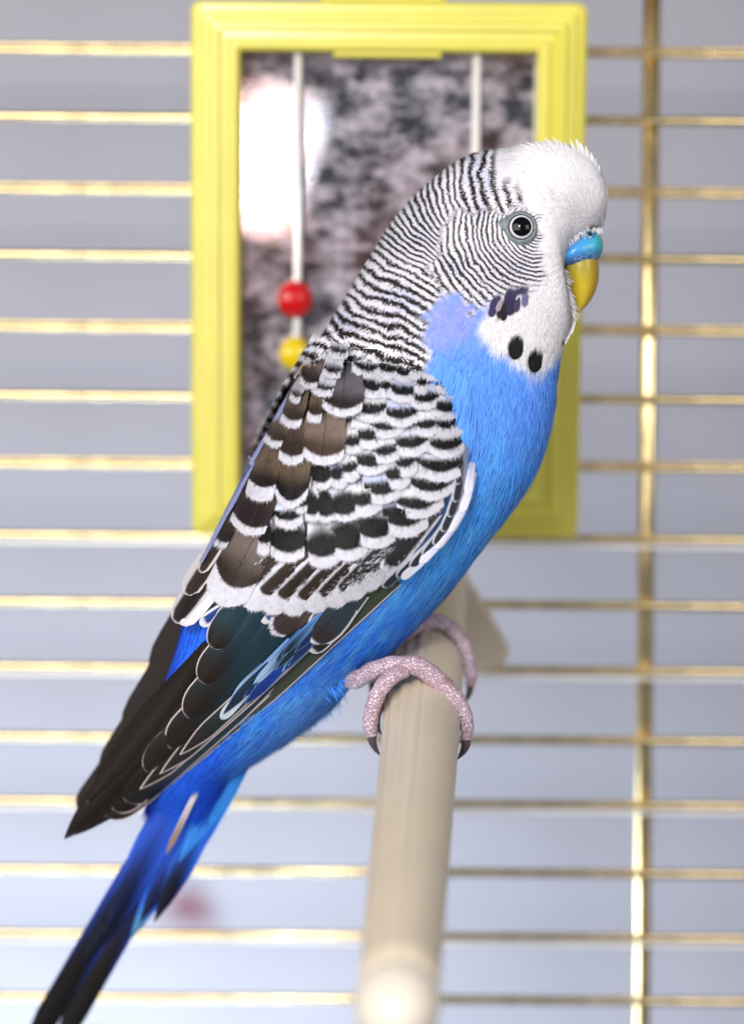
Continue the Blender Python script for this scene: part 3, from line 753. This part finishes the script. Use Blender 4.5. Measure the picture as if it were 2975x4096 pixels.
    return build(name, P(rows[:, 0], rows[:, 1], h_), Fq, M['feather'], parent, attrs=at)
def jc(c, k=0.12):
    f = random.uniform(1 - k, 1 + k); return tuple(min(255, max(0, x * f)) for x in c)

wing_o = P(1500, 1600, 300)
wing = thing('wing', tuple(wing_o - ORIG[bird.name])); wing.parent = bird; ORIG[wing.name] = wing_o

KZ = 500 / 1647.0
def cov(ox, oy, rows, fr=31, bd=30, L=150, **kw):
    for zx, zy, wz, an in rows:
        bx, by = ox + zx * KZ, oy + zy * KZ; a = R(an); f_ = fr * random.uniform(0.9, 1.15)
        tip = (bx + math.cos(a) * f_, by + math.sin(a) * f_)
        feather(wing, tip, an, L, max(24, wz * KZ * 0.60), fr=f_, bd=bd * random.uniform(1.35, 1.75), inn=random.choice([(212, 211, 218), (200, 203, 218), (214, 212, 218), (186, 192, 218)]), sink=70, dk=jc(CDK, .3), **kw)
# lesser and median coverts, row by row from the shoulder (read off enlarged crops)
cov(1400, 1400, [(200, 275, 300, 100), (480, 290, 220, 103), (700, 340, 230, 100), (850, 285, 150, 100), (1080, 300, 210, 103)], bd=24, fr=28)
cov(1400, 1400, [(290, 540, 250, 100), (460, 520, 130, 96), (680, 600, 400, 97), (940, 465, 140, 100)], bd=28, fr=29)
cov(1400, 1400, [(1230, 490, 160, 104), (1370, 570, 170, 100)], bd=30, fr=24, )
cov(1400, 1400, [(970, 690, 340, 94), (270, 850, 360, 90), (670, 910, 400, 88), (1270, 820, 350, 90)], bd=28, fr=30)
cov(1400, 1400, [(480, 1060, 400, 88), (1010, 1040, 240, 84), (1280, 1040, 270, 86), (1390, 1000, 150, 88)], bd=24, fr=31)
cov(1400, 1400, [(260, 1195, 400, 86), (820, 1290, 430, 82), (1270, 1320, 400, 86), (30, 1265, 260, 85)], bd=29, fr=33)
cov(1400, 1400, [(470, 1390, 280, 85), (745, 1540, 230, 78), (1200, 1610, 500, 88), (280, 1540, 400, 86)], bd=32, fr=35)
cov(950, 1800, [(1390, 50, 120, 85), (1480, 295, 190, 80), (1335, 390, 160, 80)], bd=34, fr=32)
cov(1400, 1800, [(640, 390, 250, 77), (1090, 550, 480, 86), (440, 590, 400, 83)], bd=34, fr=38, L=170)
cov(1400, 1800, [(190, 735, 390, 82), (930, 780, 520, 82)], bd=36, fr=40, L=175)
cov(950, 1800, [(1130, 430, 220, 78), (840, 745, 140, 100), (990, 855, 170, 84), (1170, 880, 190, 84), (1450, 850, 350, 78)], bd=70, fr=24, L=185)
cov(1400, 1800, [(740, 1010, 490, 84), (330, 1165, 430, 89)], bd=56, fr=42, L=190)
cov(950, 1800, [(680, 930, 310, 87)], bd=30, fr=34, L=180)
cov(950, 1800, [(350, 1230, 130, 96), (660, 1355, 370, 92), (1140, 1410, 330, 84), (1480, 1322, 400, 82)], bd=84, fr=40, L=220, soft=0.35)
# scapulars: broad brown feathers with white ends
def scap(ox, oy, zx, zy, wz, an, L=280, fr=28, bd=120, dk=CBR, inn=CBRI, **kw):
    bx, by = ox + zx * KZ, oy + zy * KZ; a = R(an)
    feather(wing, (bx + math.cos(a) * fr, by + math.sin(a) * fr), an, L, wz * KZ * 0.56, fr=fr, bd=bd, dk=dk, inn=inn, soft=0.6, tilt=(-6, 6), sink=70, **kw)
scap(950, 1800, 130, 1005, 440, 112, L=330, fr=32, bd=150, dk=(34, 24, 26), inn=(70, 56, 50), off=6)
scap(950, 1800, 690, 675, 400, 96, L=330, fr=30, bd=90, dk=(16, 12, 14), inn=(92, 76, 62), off=10, sag=62)
scap(950, 1800, 310, 490, 330, 103, L=300, fr=58, bd=70, dk=(26, 18, 18), inn=(92, 76, 62), off=14)
scap(1000, 1400, 540, 1400, 290, 98, L=260, bd=110, off=18, fr=34)
scap(1000, 1400, 950, 1400, 500, 96, L=270, bd=70, off=22, dk=(60, 46, 38), inn=(112, 96, 86), fr=36)
scap(1000, 1400, 310, 1190, 220, 114, L=180, bd=60, off=22, fr=26)
scap(1000, 1400, 850, 860, 170, 101, L=200, bd=50, off=26)
scap(1000, 1400, 540, 925, 250, 107, L=200, bd=60, off=26)
scap(1000, 1400, 1210, 780, 470, 95, L=215, bd=60, off=32, dk=(28, 20, 20), inn=(88, 84, 92), fr=30)
scap(1000, 1400, 950, 525, 260, 106, L=150, bd=26, off=34, dk=CDK, inn=(190, 190, 200), fr=26)
scap(1000, 1400, 600, 612, 130, 112, L=130, bd=26, off=34, dk=CDK, inn=(170, 160, 170), fr=22)
scap(1000, 1400, 770, 430, 210, 108, L=150, bd=60, off=38, dk=(22, 16, 18), inn=(100, 84, 82), fr=22)
scap(1000, 1400, 1080, 300, 210, 101, L=150, bd=34, off=42, dk=(10, 9, 12), inn=(190, 190, 200), fr=22)
scap(1000, 1400, 870, 30, 240, 106, L=95, bd=30, off=40, dk=CDK, inn=(200, 198, 206), fr=24)
scap(1000, 1400, 1160, 40, 240, 100, L=95, bd=30, off=40, dk=CDK, inn=(200, 198, 206), fr=24)
# far-side mantle feathers peeping past the back, and the pale lilac edge
for x, y in ((1150, 1590), (1092, 1700), (1030, 1795)):
    feather(wing, (x - 30, y + 40), 117, 130, 24, fr=3, bd=70, dk=(58, 46, 42), inn=(110, 96, 92), shape='long', tilt=(-30, -26), soft=.5)
for (x, y, an, L_1) in ((1090, 1700, 119, 220), (1000, 1860, 119, 210), (800, 2255, 118, 330), (905, 2060, 118, 240)):
    feather(wing, (x, y), an, L_1, 8, fr=0, bd=10, dk=(160, 160, 196), inn=(140, 144, 192), wt=(176, 176, 205), shape='long', tilt=(14, 18), camber=2, nv=4)
# tertials and the brown streaks by the back edge
scap(650, 2050, 760, 380, 200, 116, L=190, fr=22, bd=110, dk=(34, 26, 24), off=2)
feather(wing, (880, 2420), 117, 400, 92, fr=84, bd=110, dk=(44, 33, 27), inn=(104, 92, 86), soft=.7, off=-2, sag=60, tilt=(-6, 14))
feather(wing, (800, 2290), 124, 220, 26, fr=6, bd=160, dk=(48, 36, 30), wt=(196, 188, 190), shape='long', off=-4, vw=.6)
feather(wing, (742, 2378), 124, 300, 46, fr=5, bd=220, dk=(44, 32, 27), wt=(206, 200, 202), shape='long', off=-7, vc=-0.2, vw=.62)
feather(wing, (700, 2490), 127, 330, 56, fr=6, bd=260, dk=(30, 23, 20), wt=(200, 194, 198), shape='long', off=-10, vc=0.12, vw=.60)
feather(wing, (725, 2500), 131, 300, 40, fr=30, bd=200, dk=(70, 60, 60), wt=(214, 210, 214), shape='long', off=-13, vc=0.9, vw=.4)
# greater coverts: slanting brown streaks over a broad white band
for i, (x, y) in enumerate([(975, 2340), (1048, 2372), (1120, 2388), (1200, 2393), (1284, 2383), (1362, 2362), (1430, 2336), (1492, 2298), (1548, 2258)]):
    an = 136 - i * 0.6; a = R(an); f_ = 88 - i * 2
    feather(wing, (x + math.cos(a) * f_, y + math.sin(a) * f_), an, 330, 50, fr=f_, bd=260, dk=jc((44, 34, 28) if i < 5 else (40, 38, 40)), inn=(70, 62, 58), vc=-0.18, vw=0.62, soft=.3,
            shape='covert', sag=40, off=-6 - i * 1.2, tilt=(-6, 2), camber=5, nu=6)
# small blue-centred feathers below the band
for i, (x, y) in enumerate([(800, 2500), (868, 2496), (930, 2496), (990, 2490), (1045, 2488)]):
    feather(wing, (x, y), 147, 240, 30, fr=26, bd=140, dk=(22, 54, 120), inn=(40, 80, 170), vc=0.1, vw=0.55, shape='long', off=-22 - i, camber=3, nv=8)
feather(wing, (1085, 2524), 150, 190, 46, fr=14, bd=120, dk=(58, 46, 46), inn=(80, 66, 66), shape='covert', sag=30, off=-18)
feather(wing, (1246, 2572), 129, 330, 74, fr=14, bd=90, dk=(44, 36, 36), inn=(42, 54, 66), soft=.8, rw=9, shape='long', off=-16, nv=10, nu=10)
feather(wing, (1240, 2608), 134, 320, 40, fr=18, bd=80, dk=(34, 28, 28), inn=(52, 60, 56), rw=6, shape='long', off=-22, nv=8, nu=8)
# pale leading edge
for i, (x, y, an) in enumerate([(1868, 1980, 98), (1846, 2050, 107), (1800, 2130, 118), (1744, 2196, 127), (1680, 2252, 134), (1606, 2316, 138)]):
    feather(wing, (x, y), an, 170, 17, fr=4, bd=60, dk=(206, 206, 222), inn=(196, 198, 226), wt=(226, 224, 230), shape='long', off=-14 + i, camber=5, nv=6, bend=-4, sink=90 if i == 0 else 20)
for i, (x, y, an) in enumerate([(1828, 1940, 97), (1818, 2010, 102), (1796, 2070, 108), (1768, 2128, 114), (1734, 2180, 120), (1690, 2226, 126), (1640, 2270, 131), (1586, 2310, 135), (1530, 2350, 137)]):
    feather(wing, (x, y), an, 230, 19, fr=6, bd=120, dk=(40, 42, 50), inn=(110, 122, 148), wt=(176, 178, 190), vc=-0.2, vw=0.74, shape='long', off=-8 - i, camber=4, nv=6)
# flight feathers: dark, thinly pale-rimmed, the shorter lying over the longer
DK1, TEAL, RIMC = (28, 21, 17), (26, 50, 60), (205, 188, 188)
PR = [((846, 2590), 128, 260, 66), ((803, 2728), 131, 470, 72), ((746, 2868), 133, 640, 76), ((676, 2990), 135, 800, 76), ((583, 3084), 137, 940, 76), ((500, 3202), 139, 1120, 74)]
for i, (tp, an, L_1, W_1) in enumerate(PR):
    feather(wing, tp, an, L_1, W_1, fr=0, bd=L_1 * 0.36, dk=jc(DK1), inn=TEAL, wt=RIMC, soft=.8, rw=5.5, shape='long', off=-10 - 5 * i, tilt=(-6, 4), camber=9, nu=16, nv=10, bend=18)
feather(wing, (452, 3238), 140.5, 1240, 60, fr=0, bd=700, dk=DK1, inn=(44, 56, 46), wt=RIMC, soft=.5, rw=5, shape='long', off=-42, camber=6, nu=16, nv=8, bend=14)
feather(wing, (420, 3262), 140.8, 1500, 74, fr=0, bd=800, dk=(40, 32, 26), inn=(58, 66, 52), wt=RIMC, soft=.5, rw=5, shape='long', off=-46, camber=6, nu=18, nv=8, bend=0)
feather(wing, (258, 3356), 133, 1100, 60, tipf=3.0, fr=0, bd=900, dk=(29, 21, 15), inn=DK1, shape='long', off=-38, camber=8, nu=16, nv=10)
feather(wing, (300, 3340), 136.5, 1100, 62, tipf=3.0, fr=0, bd=900, dk=(34, 25, 18), inn=DK1, shape='long', off=-42, camber=8, nu=16, nv=10)
feather(wing, (350, 3210), 128, 800, 66, tipf=3.4, fr=0, bd=700, dk=(30, 24, 20), inn=DK1, shape='long', off=-34, camber=8, nu=14, nv=8)
feather(wing, (884, 2876), 131, 420, 24, fr=6, bd=260, dk=(196, 206, 216), inn=(110, 150, 205), wt=(176, 190, 204), shape='long', off=-18, camber=3, nv=6, nu=14, tipf=2.2, soft=.8)
for k in range(16):
    t_ = random.random(); x = 900 + 300 * t_ + random.uniform(-30, 30); y = 2850 - 240 * t_ + random.uniform(-40, 30)
    c_ = random.choice([(22, 40, 84), (20, 50, 120), (16, 40, 110), (34, 84, 170), (130, 170, 212), (24, 36, 50), (150, 180, 210)])
    feather(wing, (x, y), random.uniform(129, 135), random.uniform(200, 340), random.uniform(10, 24), fr=4, bd=random.uniform(90, 240), dk=c_, inn=random.choice([(24, 60, 150), (28, 46, 70), (90, 140, 205)]),
            wt=(96, 132, 176), rw=2.0, shape='long', off=-16 + random.uniform(-3, 3), camber=4, nv=6, nu=10, tipf=random.uniform(3.2, 5), soft=.8)

for i, (tp, an, L_1) in enumerate([((720, 3020), 137.5, 760), ((640, 3096), 138.5, 900), ((560, 3158), 139.5, 1000), ((800, 2930), 136.5, 640)]):
    feather(wing, tp, an, L_1, 34, fr=0, bd=L_1 * 0.4, dk=jc((34, 30, 24)), inn=(34, 62, 60), wt=RIMC, soft=.8, rw=5.0, shape='long', off=-22 - 3 * i, camber=5, nu=14, nv=8, tipf=4.0)

# the other wing, folded on the far side: only its long edge shows
fw_o = P(1200, 2300, -250); fwing = thing('wing', tuple(fw_o - ORIG[bird.name])); fwing.parent = bird; ORIG[fwing.name] = fw_o
for i, (tp, an, L_1, W_1) in enumerate([((318, 3240), 125.5, 900, 46), ((420, 3100), 122, 900, 62), ((520, 2960), 121, 1000, 90), ((640, 2760), 121, 1000, 120)]):
    feather(fwing, tp, an, L_1, W_1, fr=0, bd=L_1, dk=jc((36, 29, 25)), inn=DK1, shape='long', off=0, camber=5, nu=12, nv=6,
            hfix=lambda x, y: -60.0 - 0.12 * np.clip(3200 - y, 0, 900) + 0 * x)

# ---- tail
tail_o = P(850, 2980, 0); tail = thing('tail', tuple(tail_o - ORIG[bird.name])); tail.parent = bird; ORIG[tail.name] = tail_o
def tailf(base, tip, W_, fr, bd, dk, inn, z, wt=(90, 150, 190), soft=.3, **kw):
    b_, t_ = np.array(base, float), np.array(tip, float); d_ = t_ - b_; an = math.degrees(math.atan2(d_[1], d_[0]))
    feather(tail, tip, an, np.linalg.norm(d_), W_, fr=fr, bd=bd, dk=dk, inn=inn, wt=wt, soft=soft, shape='long', camber=6, nu=18, nv=10, hfix=lambda x, y: z + 0 * x, tilt=(0, 0), tipf=5.0, **kw)
tailf((900, 2860), (60, 4290), 50, 0, 1020, (17, 14, 15), (30, 62, 160), 20, soft=.5)
tailf((975, 2880), (176, 4280), 44, 0, 980, (22, 18, 18), (36, 70, 170), 14, soft=.5)
tailf((930, 2880), (330, 3860), 56, 0, 560, (15, 18, 34), (34, 76, 186), 34, soft=.55)
tailf((900, 2860), (420, 3720), 70, 0, 380, (13, 22, 56), (46, 88, 204), 44, soft=.55)
tailf((990, 2860), (524, 3756), 56, 0, 160, (74, 128, 170), (32, 84, 196), 26, soft=.6)
tailf((1000, 2860), (560, 3690), 50, 0, 260, (16, 24, 60), (36, 84, 196), 30, soft=.6)
tailf((1030, 2860), (616, 3690), 48, 0, 330, (13, 15, 34), (42, 96, 206), 38, soft=.5)
tailf((1100, 2800), (668, 3560), 52, 0, 120, (26, 74, 186), (60, 140, 220), 34, soft=.6)
tailf((1060, 2860), (716, 3450), 46, 0, 60, (50, 126, 212), (54, 132, 222), 42, soft=.6)
tailf((870, 2990), (664, 3420), 11, 0, 190, (150, 124, 104), (206, 204, 204), 120, soft=.5)

# ---- crest tufts on the forehead
crest = []
CR = [(1204, 304, 226, 70, 6), (1214, 309, 230, 66, 6), (1222, 302, 234, 74, 6.5), (1236, 309, 238, 66, 6), (1248, 313, 240, 62, 6), (1262, 308, 248, 74, 7), (1274, 306, 250, 80, 7.5), (1284, 314, 254, 70, 7), (1296, 322, 258, 66, 7),
      (1308, 336, 264, 62, 6.5), (1318, 350, 270, 58, 6), (1326, 364, 276, 54, 6), (1148, 318, 204, 56, 6), (1164, 314, 208, 58, 6), (1182, 314, 214, 62, 6), (1195, 311, 220, 62, 6)]
CR += [(random.uniform(1170, 1320), random.uniform(335, 440), 0, random.uniform(44, 66), random.uniform(3.5, 5.5)) for _ in range(14)]
for (x, y, an, L_1, W_1) in CR:
    if an == 0: an = 205 + (x - 1170) * 0.42 + random.uniform(-8, 8)
    hb = float(samp(BODYH, x * FV, (y + 25) * FV)) * 0.5
    feather(bird, (x * FV, y * FV), an, L_1 * FV, W_1 * FV, fr=8, bd=60, dk=(224, 220, 224), inn=(218, 214, 220), wt=(232, 229, 232), shape='long', tilt=(-12, 12), camber=4, nv=6, nu=7, tipf=6.0,
            hfix=lambda X, Y, hc=(y < 330): (np.minimum(samp(BODYH, X, Y + 20), 150) * 0.75 + 8) if hc else samp(BODYH, X, Y) + 6, name='crest_feather')
for (x, y, an, L_1, W_1) in ((1256, 752, 104, 44, 3), (1250, 762, 106, 44, 3), (1264, 740, 106, 40, 2.5)):
    feather(bird, (x * FV, y * FV), an, L_1 * FV, W_1 * FV, fr=4, bd=60, dk=(226, 222, 226), inn=(226, 222, 226), shape='long', camber=2, nv=4, nu=5, hfix=lambda X, Y: 30 + 0 * X, name='throat_feather')
# shiny pin feathers on forehead and cheek patch feathers
for (x, y, an, L_1, W_1, c_) in ((1085, 701, 112, 28, 8.5, (58, 50, 88)), (1126, 698, 103, 44, 10, (44, 38, 66)), (1112, 710, 106, 36, 7, (34, 28, 30)), (1160, 678, 96, 30, 7, (104, 98, 132)), (1142, 690, 100, 34, 6.5, (62, 54, 84)), (1100, 690, 110, 30, 6, (150, 140, 150)), (1138, 796, 100, 53, 16.5, (20, 17, 18)), (1180, 824, 106, 51, 16, (15, 14, 17))):
    feather(bird, (x * FV, y * FV), an, L_1 * FV, W_1 * FV, fr=3, bd=70, dk=c_, inn=c_, wt=c_, shape='long', camber=2, tilt=(2, 14), nv=6, nu=6, hfix=lambda X, Y: samp(BODYH, X, Y), name='cheek_feather')

# ---- eyes
def make_eye(near):
    ex, ey = 1153 * FV, 504 * FV
    h0 = float(samp(BODYH, ex, ey)); sgn = 1 if near else -1
    e = 8.0; dxh = (samp(BODYH, ex + 60, ey) - samp(BODYH, ex - 60, ey)) / 120; dyh = (samp(BODYH, ex, ey + 60) - samp(BODYH, ex, ey - 60)) / 120
    nn = np.array([-float(dxh), float(dyh), 1.0]); nn /= np.linalg.norm(nn)
    nn = nn * 0.75 + np.array([0.03, 0, 1.0]) * 0.25; nn /= np.linalg.norm(nn)
    if near: c = cam_pt(ex, ey, h0)
    else: c = cam_pt(ex, ey, h0).copy(); c[2] = -(D + h0 * S); nn = nn * np.array([1, 1, -1])
    t1 = np.cross([0, 1, 0], nn); t1 /= np.linalg.norm(t1); t2 = np.cross(nn, t1)
    rad = 60 * S; rv = 49 * S; dep = math.sqrt(rad ** 2 - rv ** 2)
    cc = c - nn * (dep - 10 * S)
    V, A = [], []; n, m = 18, 40
    for i in range(n):
        al = (i / (n - 1)) * 1.15
        for j in range(m):
            t_ = 2 * math.pi * j / m
            V.append(cc + rad * (math.cos(al) * nn + math.sin(al) * (math.cos(t_) * t1 + math.sin(t_) * t2)))
            A.append((math.sin(al) * rad / rv, 0, 0))
    o = build('eye', c2w(np.array(V)), grid_faces(n, m, True), M['eye'], bird, attrs=dict(er=np.array(A)))
    # bare skin ring, drawn out towards the back corner
    V = []; m = 64
    ringr = [(0.98, 5), (1.05, 13), (1.14, 14), (1.24, 8), (1.35, -2), (1.44, -10)]
    for k, (rr, zz) in enumerate(ringr):
        for j in range(m):
            t_ = 2 * math.pi * j / m; r2 = rr
            if k >= 2:
                back = math.exp(-((math.atan2(math.sin(t_ - 2.90), math.cos(t_ - 2.90))) / 0.33) ** 2)
                r2 = rr + back * (k - 1) * 0.16
                low = math.exp(-((math.atan2(math.sin(t_ - 5.0), math.cos(t_ - 5.0))) / 0.9) ** 2); r2 += 0.04 * (k - 1) * low
            V.append(c + (r2 * rv) * (math.cos(t_) * t1 + math.sin(t_) * t2) + nn * zz * S)
    build('eye_ring', c2w(np.array(V)), grid_faces(len(ringr), m, True), M['eyering'], o)
make_eye(True); make_eye(False)

# ---- beak and cere (outer line, inner line, half thickness), closed lofts across the middle plane
def loft(name, outer, inner, thick, mat, parent, n=26, m=28, power=1.0):
    o_ = catmull(fv(outer), n); i_ = catmull(fv(inner), n); t_ = catmull(np.array(thick, float)[:, None] * FV, n)[:, 0]
    V, A = [], []
    for k in range(n):
        c = (o_[k] + i_[k]) / 2; hv = (o_[k] - i_[k]) / 2
        for j in range(m):
            a = 2 * math.pi * j / m; ca, sa = math.cos(a), math.sin(a)
            p_ = c + hv * ca; V.append(mid_cam(p_[0], p_[1], t_[k] * math.copysign(abs(sa) ** power, sa)))
            A.append((k / (n - 1), ca * 0.5 + 0.5, 0))
    V = np.array(V); Fq = [f[::-1] for f in grid_faces(n, m, True)]
    Fq += [tuple(range(m)), tuple(range((n - 1) * m, n * m))[::-1]]
    return build(name, c2w(V), Fq, mat, parent, attrs=dict(bk=np.array(A)))
beak = loft('beak', [(1322, 545), (1325, 580), (1325, 615), (1318, 645), (1303, 672), (1290, 685), (1280, 693)], [(1238, 560), (1242, 592), (1252, 622), (1261, 648), (1269, 670), (1274, 684), (1277, 692)],
            [52, 55, 49, 37, 23, 12, 4], M['beak'], bird)
loft('lower_beak', [(1262, 632), (1266, 655), (1270, 680), (1272, 690)], [(1240, 640), (1246, 665), (1256, 690), (1264, 697)], [30, 27, 18, 6], M['beak'], bird, n=14, m=18)
cere = loft('cere', [(1240, 556), (1256, 538), (1273, 522), (1292, 513), (1312, 512), (1326, 520), (1333, 536)], [(1242, 592), (1256, 597), (1276, 598), (1296, 594), (1312, 588), (1324, 578), (1332, 560)],
            [62, 73, 74, 68, 60, 45, 22], M['cere'], bird, m=36)
for sgn in (1, -1):
    c = mid_cam(np.array(1300 * FV), np.array(524 * FV), np.array(sgn * 53 * FV)); 
    nx = np.array([0.35, 0.45, sgn * 0.82]); nx /= np.linalg.norm(nx); t1 = np.cross([0.3, 1, 0], nx); t1 /= np.linalg.norm(t1); t2 = np.cross(nx, t1)
    # raised rim and dark opening
    V = []; m_, n_ = 28, 10
    for i in range(m_):
        a = 2 * math.pi * i / m_; rd = math.cos(a) * t1 * 8 * FV * S + math.sin(a) * t2 * 9 * FV * S; ru = rd / np.linalg.norm(rd)
        for j in range(n_):
            b_ = 2 * math.pi * j / n_; V.append(c + rd + (math.cos(b_) * ru + math.sin(b_) * nx) * 3.4 * FV * S)
    Fq = grid_faces(m_, n_, True) + [((m_ - 1) * n_ + j, (m_ - 1) * n_ + (j + 1) % n_, (j + 1) % n_, j) for j in range(n_)]
    o = build('nostril', c2w(np.array(V)), [f[::-1] for f in Fq], M['cere'], cere, attrs=dict(bk=np.tile((0.8, 0.2, 0), (len(V), 1))))
    V, Fq = ellipsoid(c2w(c + nx * 1.5 * FV * S), ((t1 @ ROT.T) * 5 * FV * S, (t2 @ ROT.T) * 8 * FV * S, (nx @ ROT.T) * 3.4 * FV * S), 8, 16)
    build('nostril_opening', V, Fq, M['black'], cere)

# ---- bristly white feathers overlapping the beak's base
def bristles(n, seg, dirs, ln, h, wd, cb=(222, 218, 222), nm='bristles', jt=5):
    V, Fq, cc = [], [], []
    a, b_ = np.array(seg[0]) * FV, np.array(seg[1]) * FV
    for k in range(n):
        t_ = random.random(); p_ = a + (b_ - a) * t_ + np.array([random.gauss(0, jt), random.gauss(0, jt)])
        an = R(random.gauss(dirs[0] + (dirs[1] - dirs[0]) * t_, 11)); d_ = np.array([math.cos(an), math.sin(an)]); s2_ = np.array([-d_[1], d_[0]]) * wd
        l_ = random.uniform(*ln); h0 = h[0] + (h[1] - h[0]) * t_ + random.gauss(0, 5); i0 = len(V)
        for q_, hq in ((p_ - s2_, -6), (p_ + s2_, -6), (p_ + d_ * l_ * .6 + s2_ * .7, 7), (p_ + d_ * l_, 9), (p_ + d_ * l_ * .6 - s2_ * .7, 7)): V.append(P(q_[0], q_[1], h0 + hq))
        Fq.append((i0, i0 + 1, i0 + 2, i0 + 3, i0 + 4))
    n_ = len(V)
    cl = np.repeat(np.array([np.array(lin(*cb)) * random.uniform(.75, 1.15) for _ in range(n)]), 5, axis=0)
    return build(nm, V, Fq, M['plume'], bird, attrs=dict(col=np.clip(cl, 0, 1), st=np.zeros((n_, 3))), kind='stuff')
bristles(170, ((1238, 592), (1268, 694)), (38, 62), (26, 46), (112, 46), 1.6)
bristles(60, ((1238, 548), (1296, 508)), (78, 84), (16, 30), (122, 104), 1.4)
bristles(40, ((1300, 506), (1330, 508)), (80, 70), (12, 24), (96, 46), 1.3)

bristles(260, ((660, 1478), (738, 1494)), (75, 52), (40, 90), (230, 170), 2.6, (60, 130, 228), 'leg_fluff', 26)
bristles(260, ((640, 1590), (735, 1520)), (100, 70), (40, 100), (60, 40), 2.4, (110, 174, 240), 'leg_fluff', 26)

# ---- legs and feet
KF = 1000 / 1647.0
def zf(x, y): return (1200 + x * KF, 2250 + y * KF)
def limb(name, parent, pts, rad, mat, n=26, m=16, jit=0.02):
    W_ = np.array([praw(*zf(x, y), h) for x, y, h in pts]); V, Fq = tube(W_, np.array(rad) * KF * S, n, m, jit)
    return build(name, V, Fq, mat, parent)
def claw(parent, pts, rad): limb('claw', parent, pts, rad, M['claw'], 14, 12, 0.0)
ft = thing('foot', tuple(praw(*zf(700, 660), 80) - ORIG[bird.name])); ft.parent = bird; ORIG[ft.name] = praw(*zf(700, 660), 80)
limb('shank', ft, [(60, 600, -420), (190, 715, -290), (350, 772, -20), (480, 712, 70), (600, 675, 90), (715, 672, 90)], [60, 62, 62, 58, 60, 58], M['skin'])
t_ = limb('toe', ft, [(660, 690, 100), (745, 675, 95), (850, 730, 85), (950, 820, 80), (1035, 920, 70), (1085, 1020, 65), (1098, 1105, 62), (1090, 1170, 62)], [56, 66, 64, 66, 62, 52, 44, 34], M['skin'], 36)
claw(t_, [(1092, 1155, 62), (1090, 1205, 62), (1066, 1255, 55), (1036, 1296, 45)], [36, 30, 20, 5])
t_ = limb('toe', ft, [(690, 700, 100), (610, 745, 120), (540, 820, 125), (492, 915, 125), (470, 1000, 120), (462, 1075, 115), (476, 1140, 110)], [58, 56, 54, 54, 52, 50, 38], M['skin'], 34)
claw(t_, [(470, 1125, 110), (478, 1185, 110), (500, 1235, 100), (528, 1272, 90)], [38, 26, 17, 5])
t_ = limb('toe', ft, [(700, 690, 60), (800, 690, 30), (900, 760, 10), (1000, 860, -10), (1075, 960, -40), (1105, 1060, -70)], [50, 50, 48, 46, 42, 34], M['skin'], 28)
claw(t_, [(1104, 1050, -70), (1104, 1110, -80), (1080, 1160, -90), (1050, 1190, -100)], [34, 24, 14, 5])
t_ = limb('toe', ft, [(690, 700, 60), (610, 760, 40), (550, 840, 20), (520, 930, 0), (500, 1010, -20)], [48, 46, 44, 42, 34], M['skin'], 24)
claw(t_, [(500, 1000, -20), (505, 1060, -30), (520, 1110, -40), (545, 1140, -50)], [34, 24, 14, 5])
fo = praw(*zf(850, 400), -420)
ft2 = thing('foot', tuple(fo - ORIG[bird.name])); ft2.parent = bird; ORIG[ft2.name] = fo
limb('shank', ft2, [(560, 560, -300), (680, 470, -360), (790, 410, -410), (860, 400, -420)], [50, 52, 52, 52], M['skin'])
t_ = limb('toe', ft2, [(800, 410, -410), (900, 385, -425), (1000, 440, -430), (1070, 530, -435), (1110, 640, -440), (1125, 740, -445), (1118, 810, -450)], [50, 54, 54, 50, 46, 42, 32], M['skin'], 30)
claw(t_, [(1120, 800, -450), (1116, 850, -450), (1098, 895, -450), (1070, 925, -450)], [30, 22, 14, 4])
t_ = limb('toe', ft2, [(830, 415, -410), (720, 460, -430), (620, 540, -440), (550, 640, -445), (500, 730, -450), (480, 790, -450)], [50, 50, 48, 44, 40, 32], M['skin'], 28)
claw(t_, [(482, 780, -450), (474, 830, -450), (486, 875, -450), (512, 905, -450)], [30, 22, 14, 4])
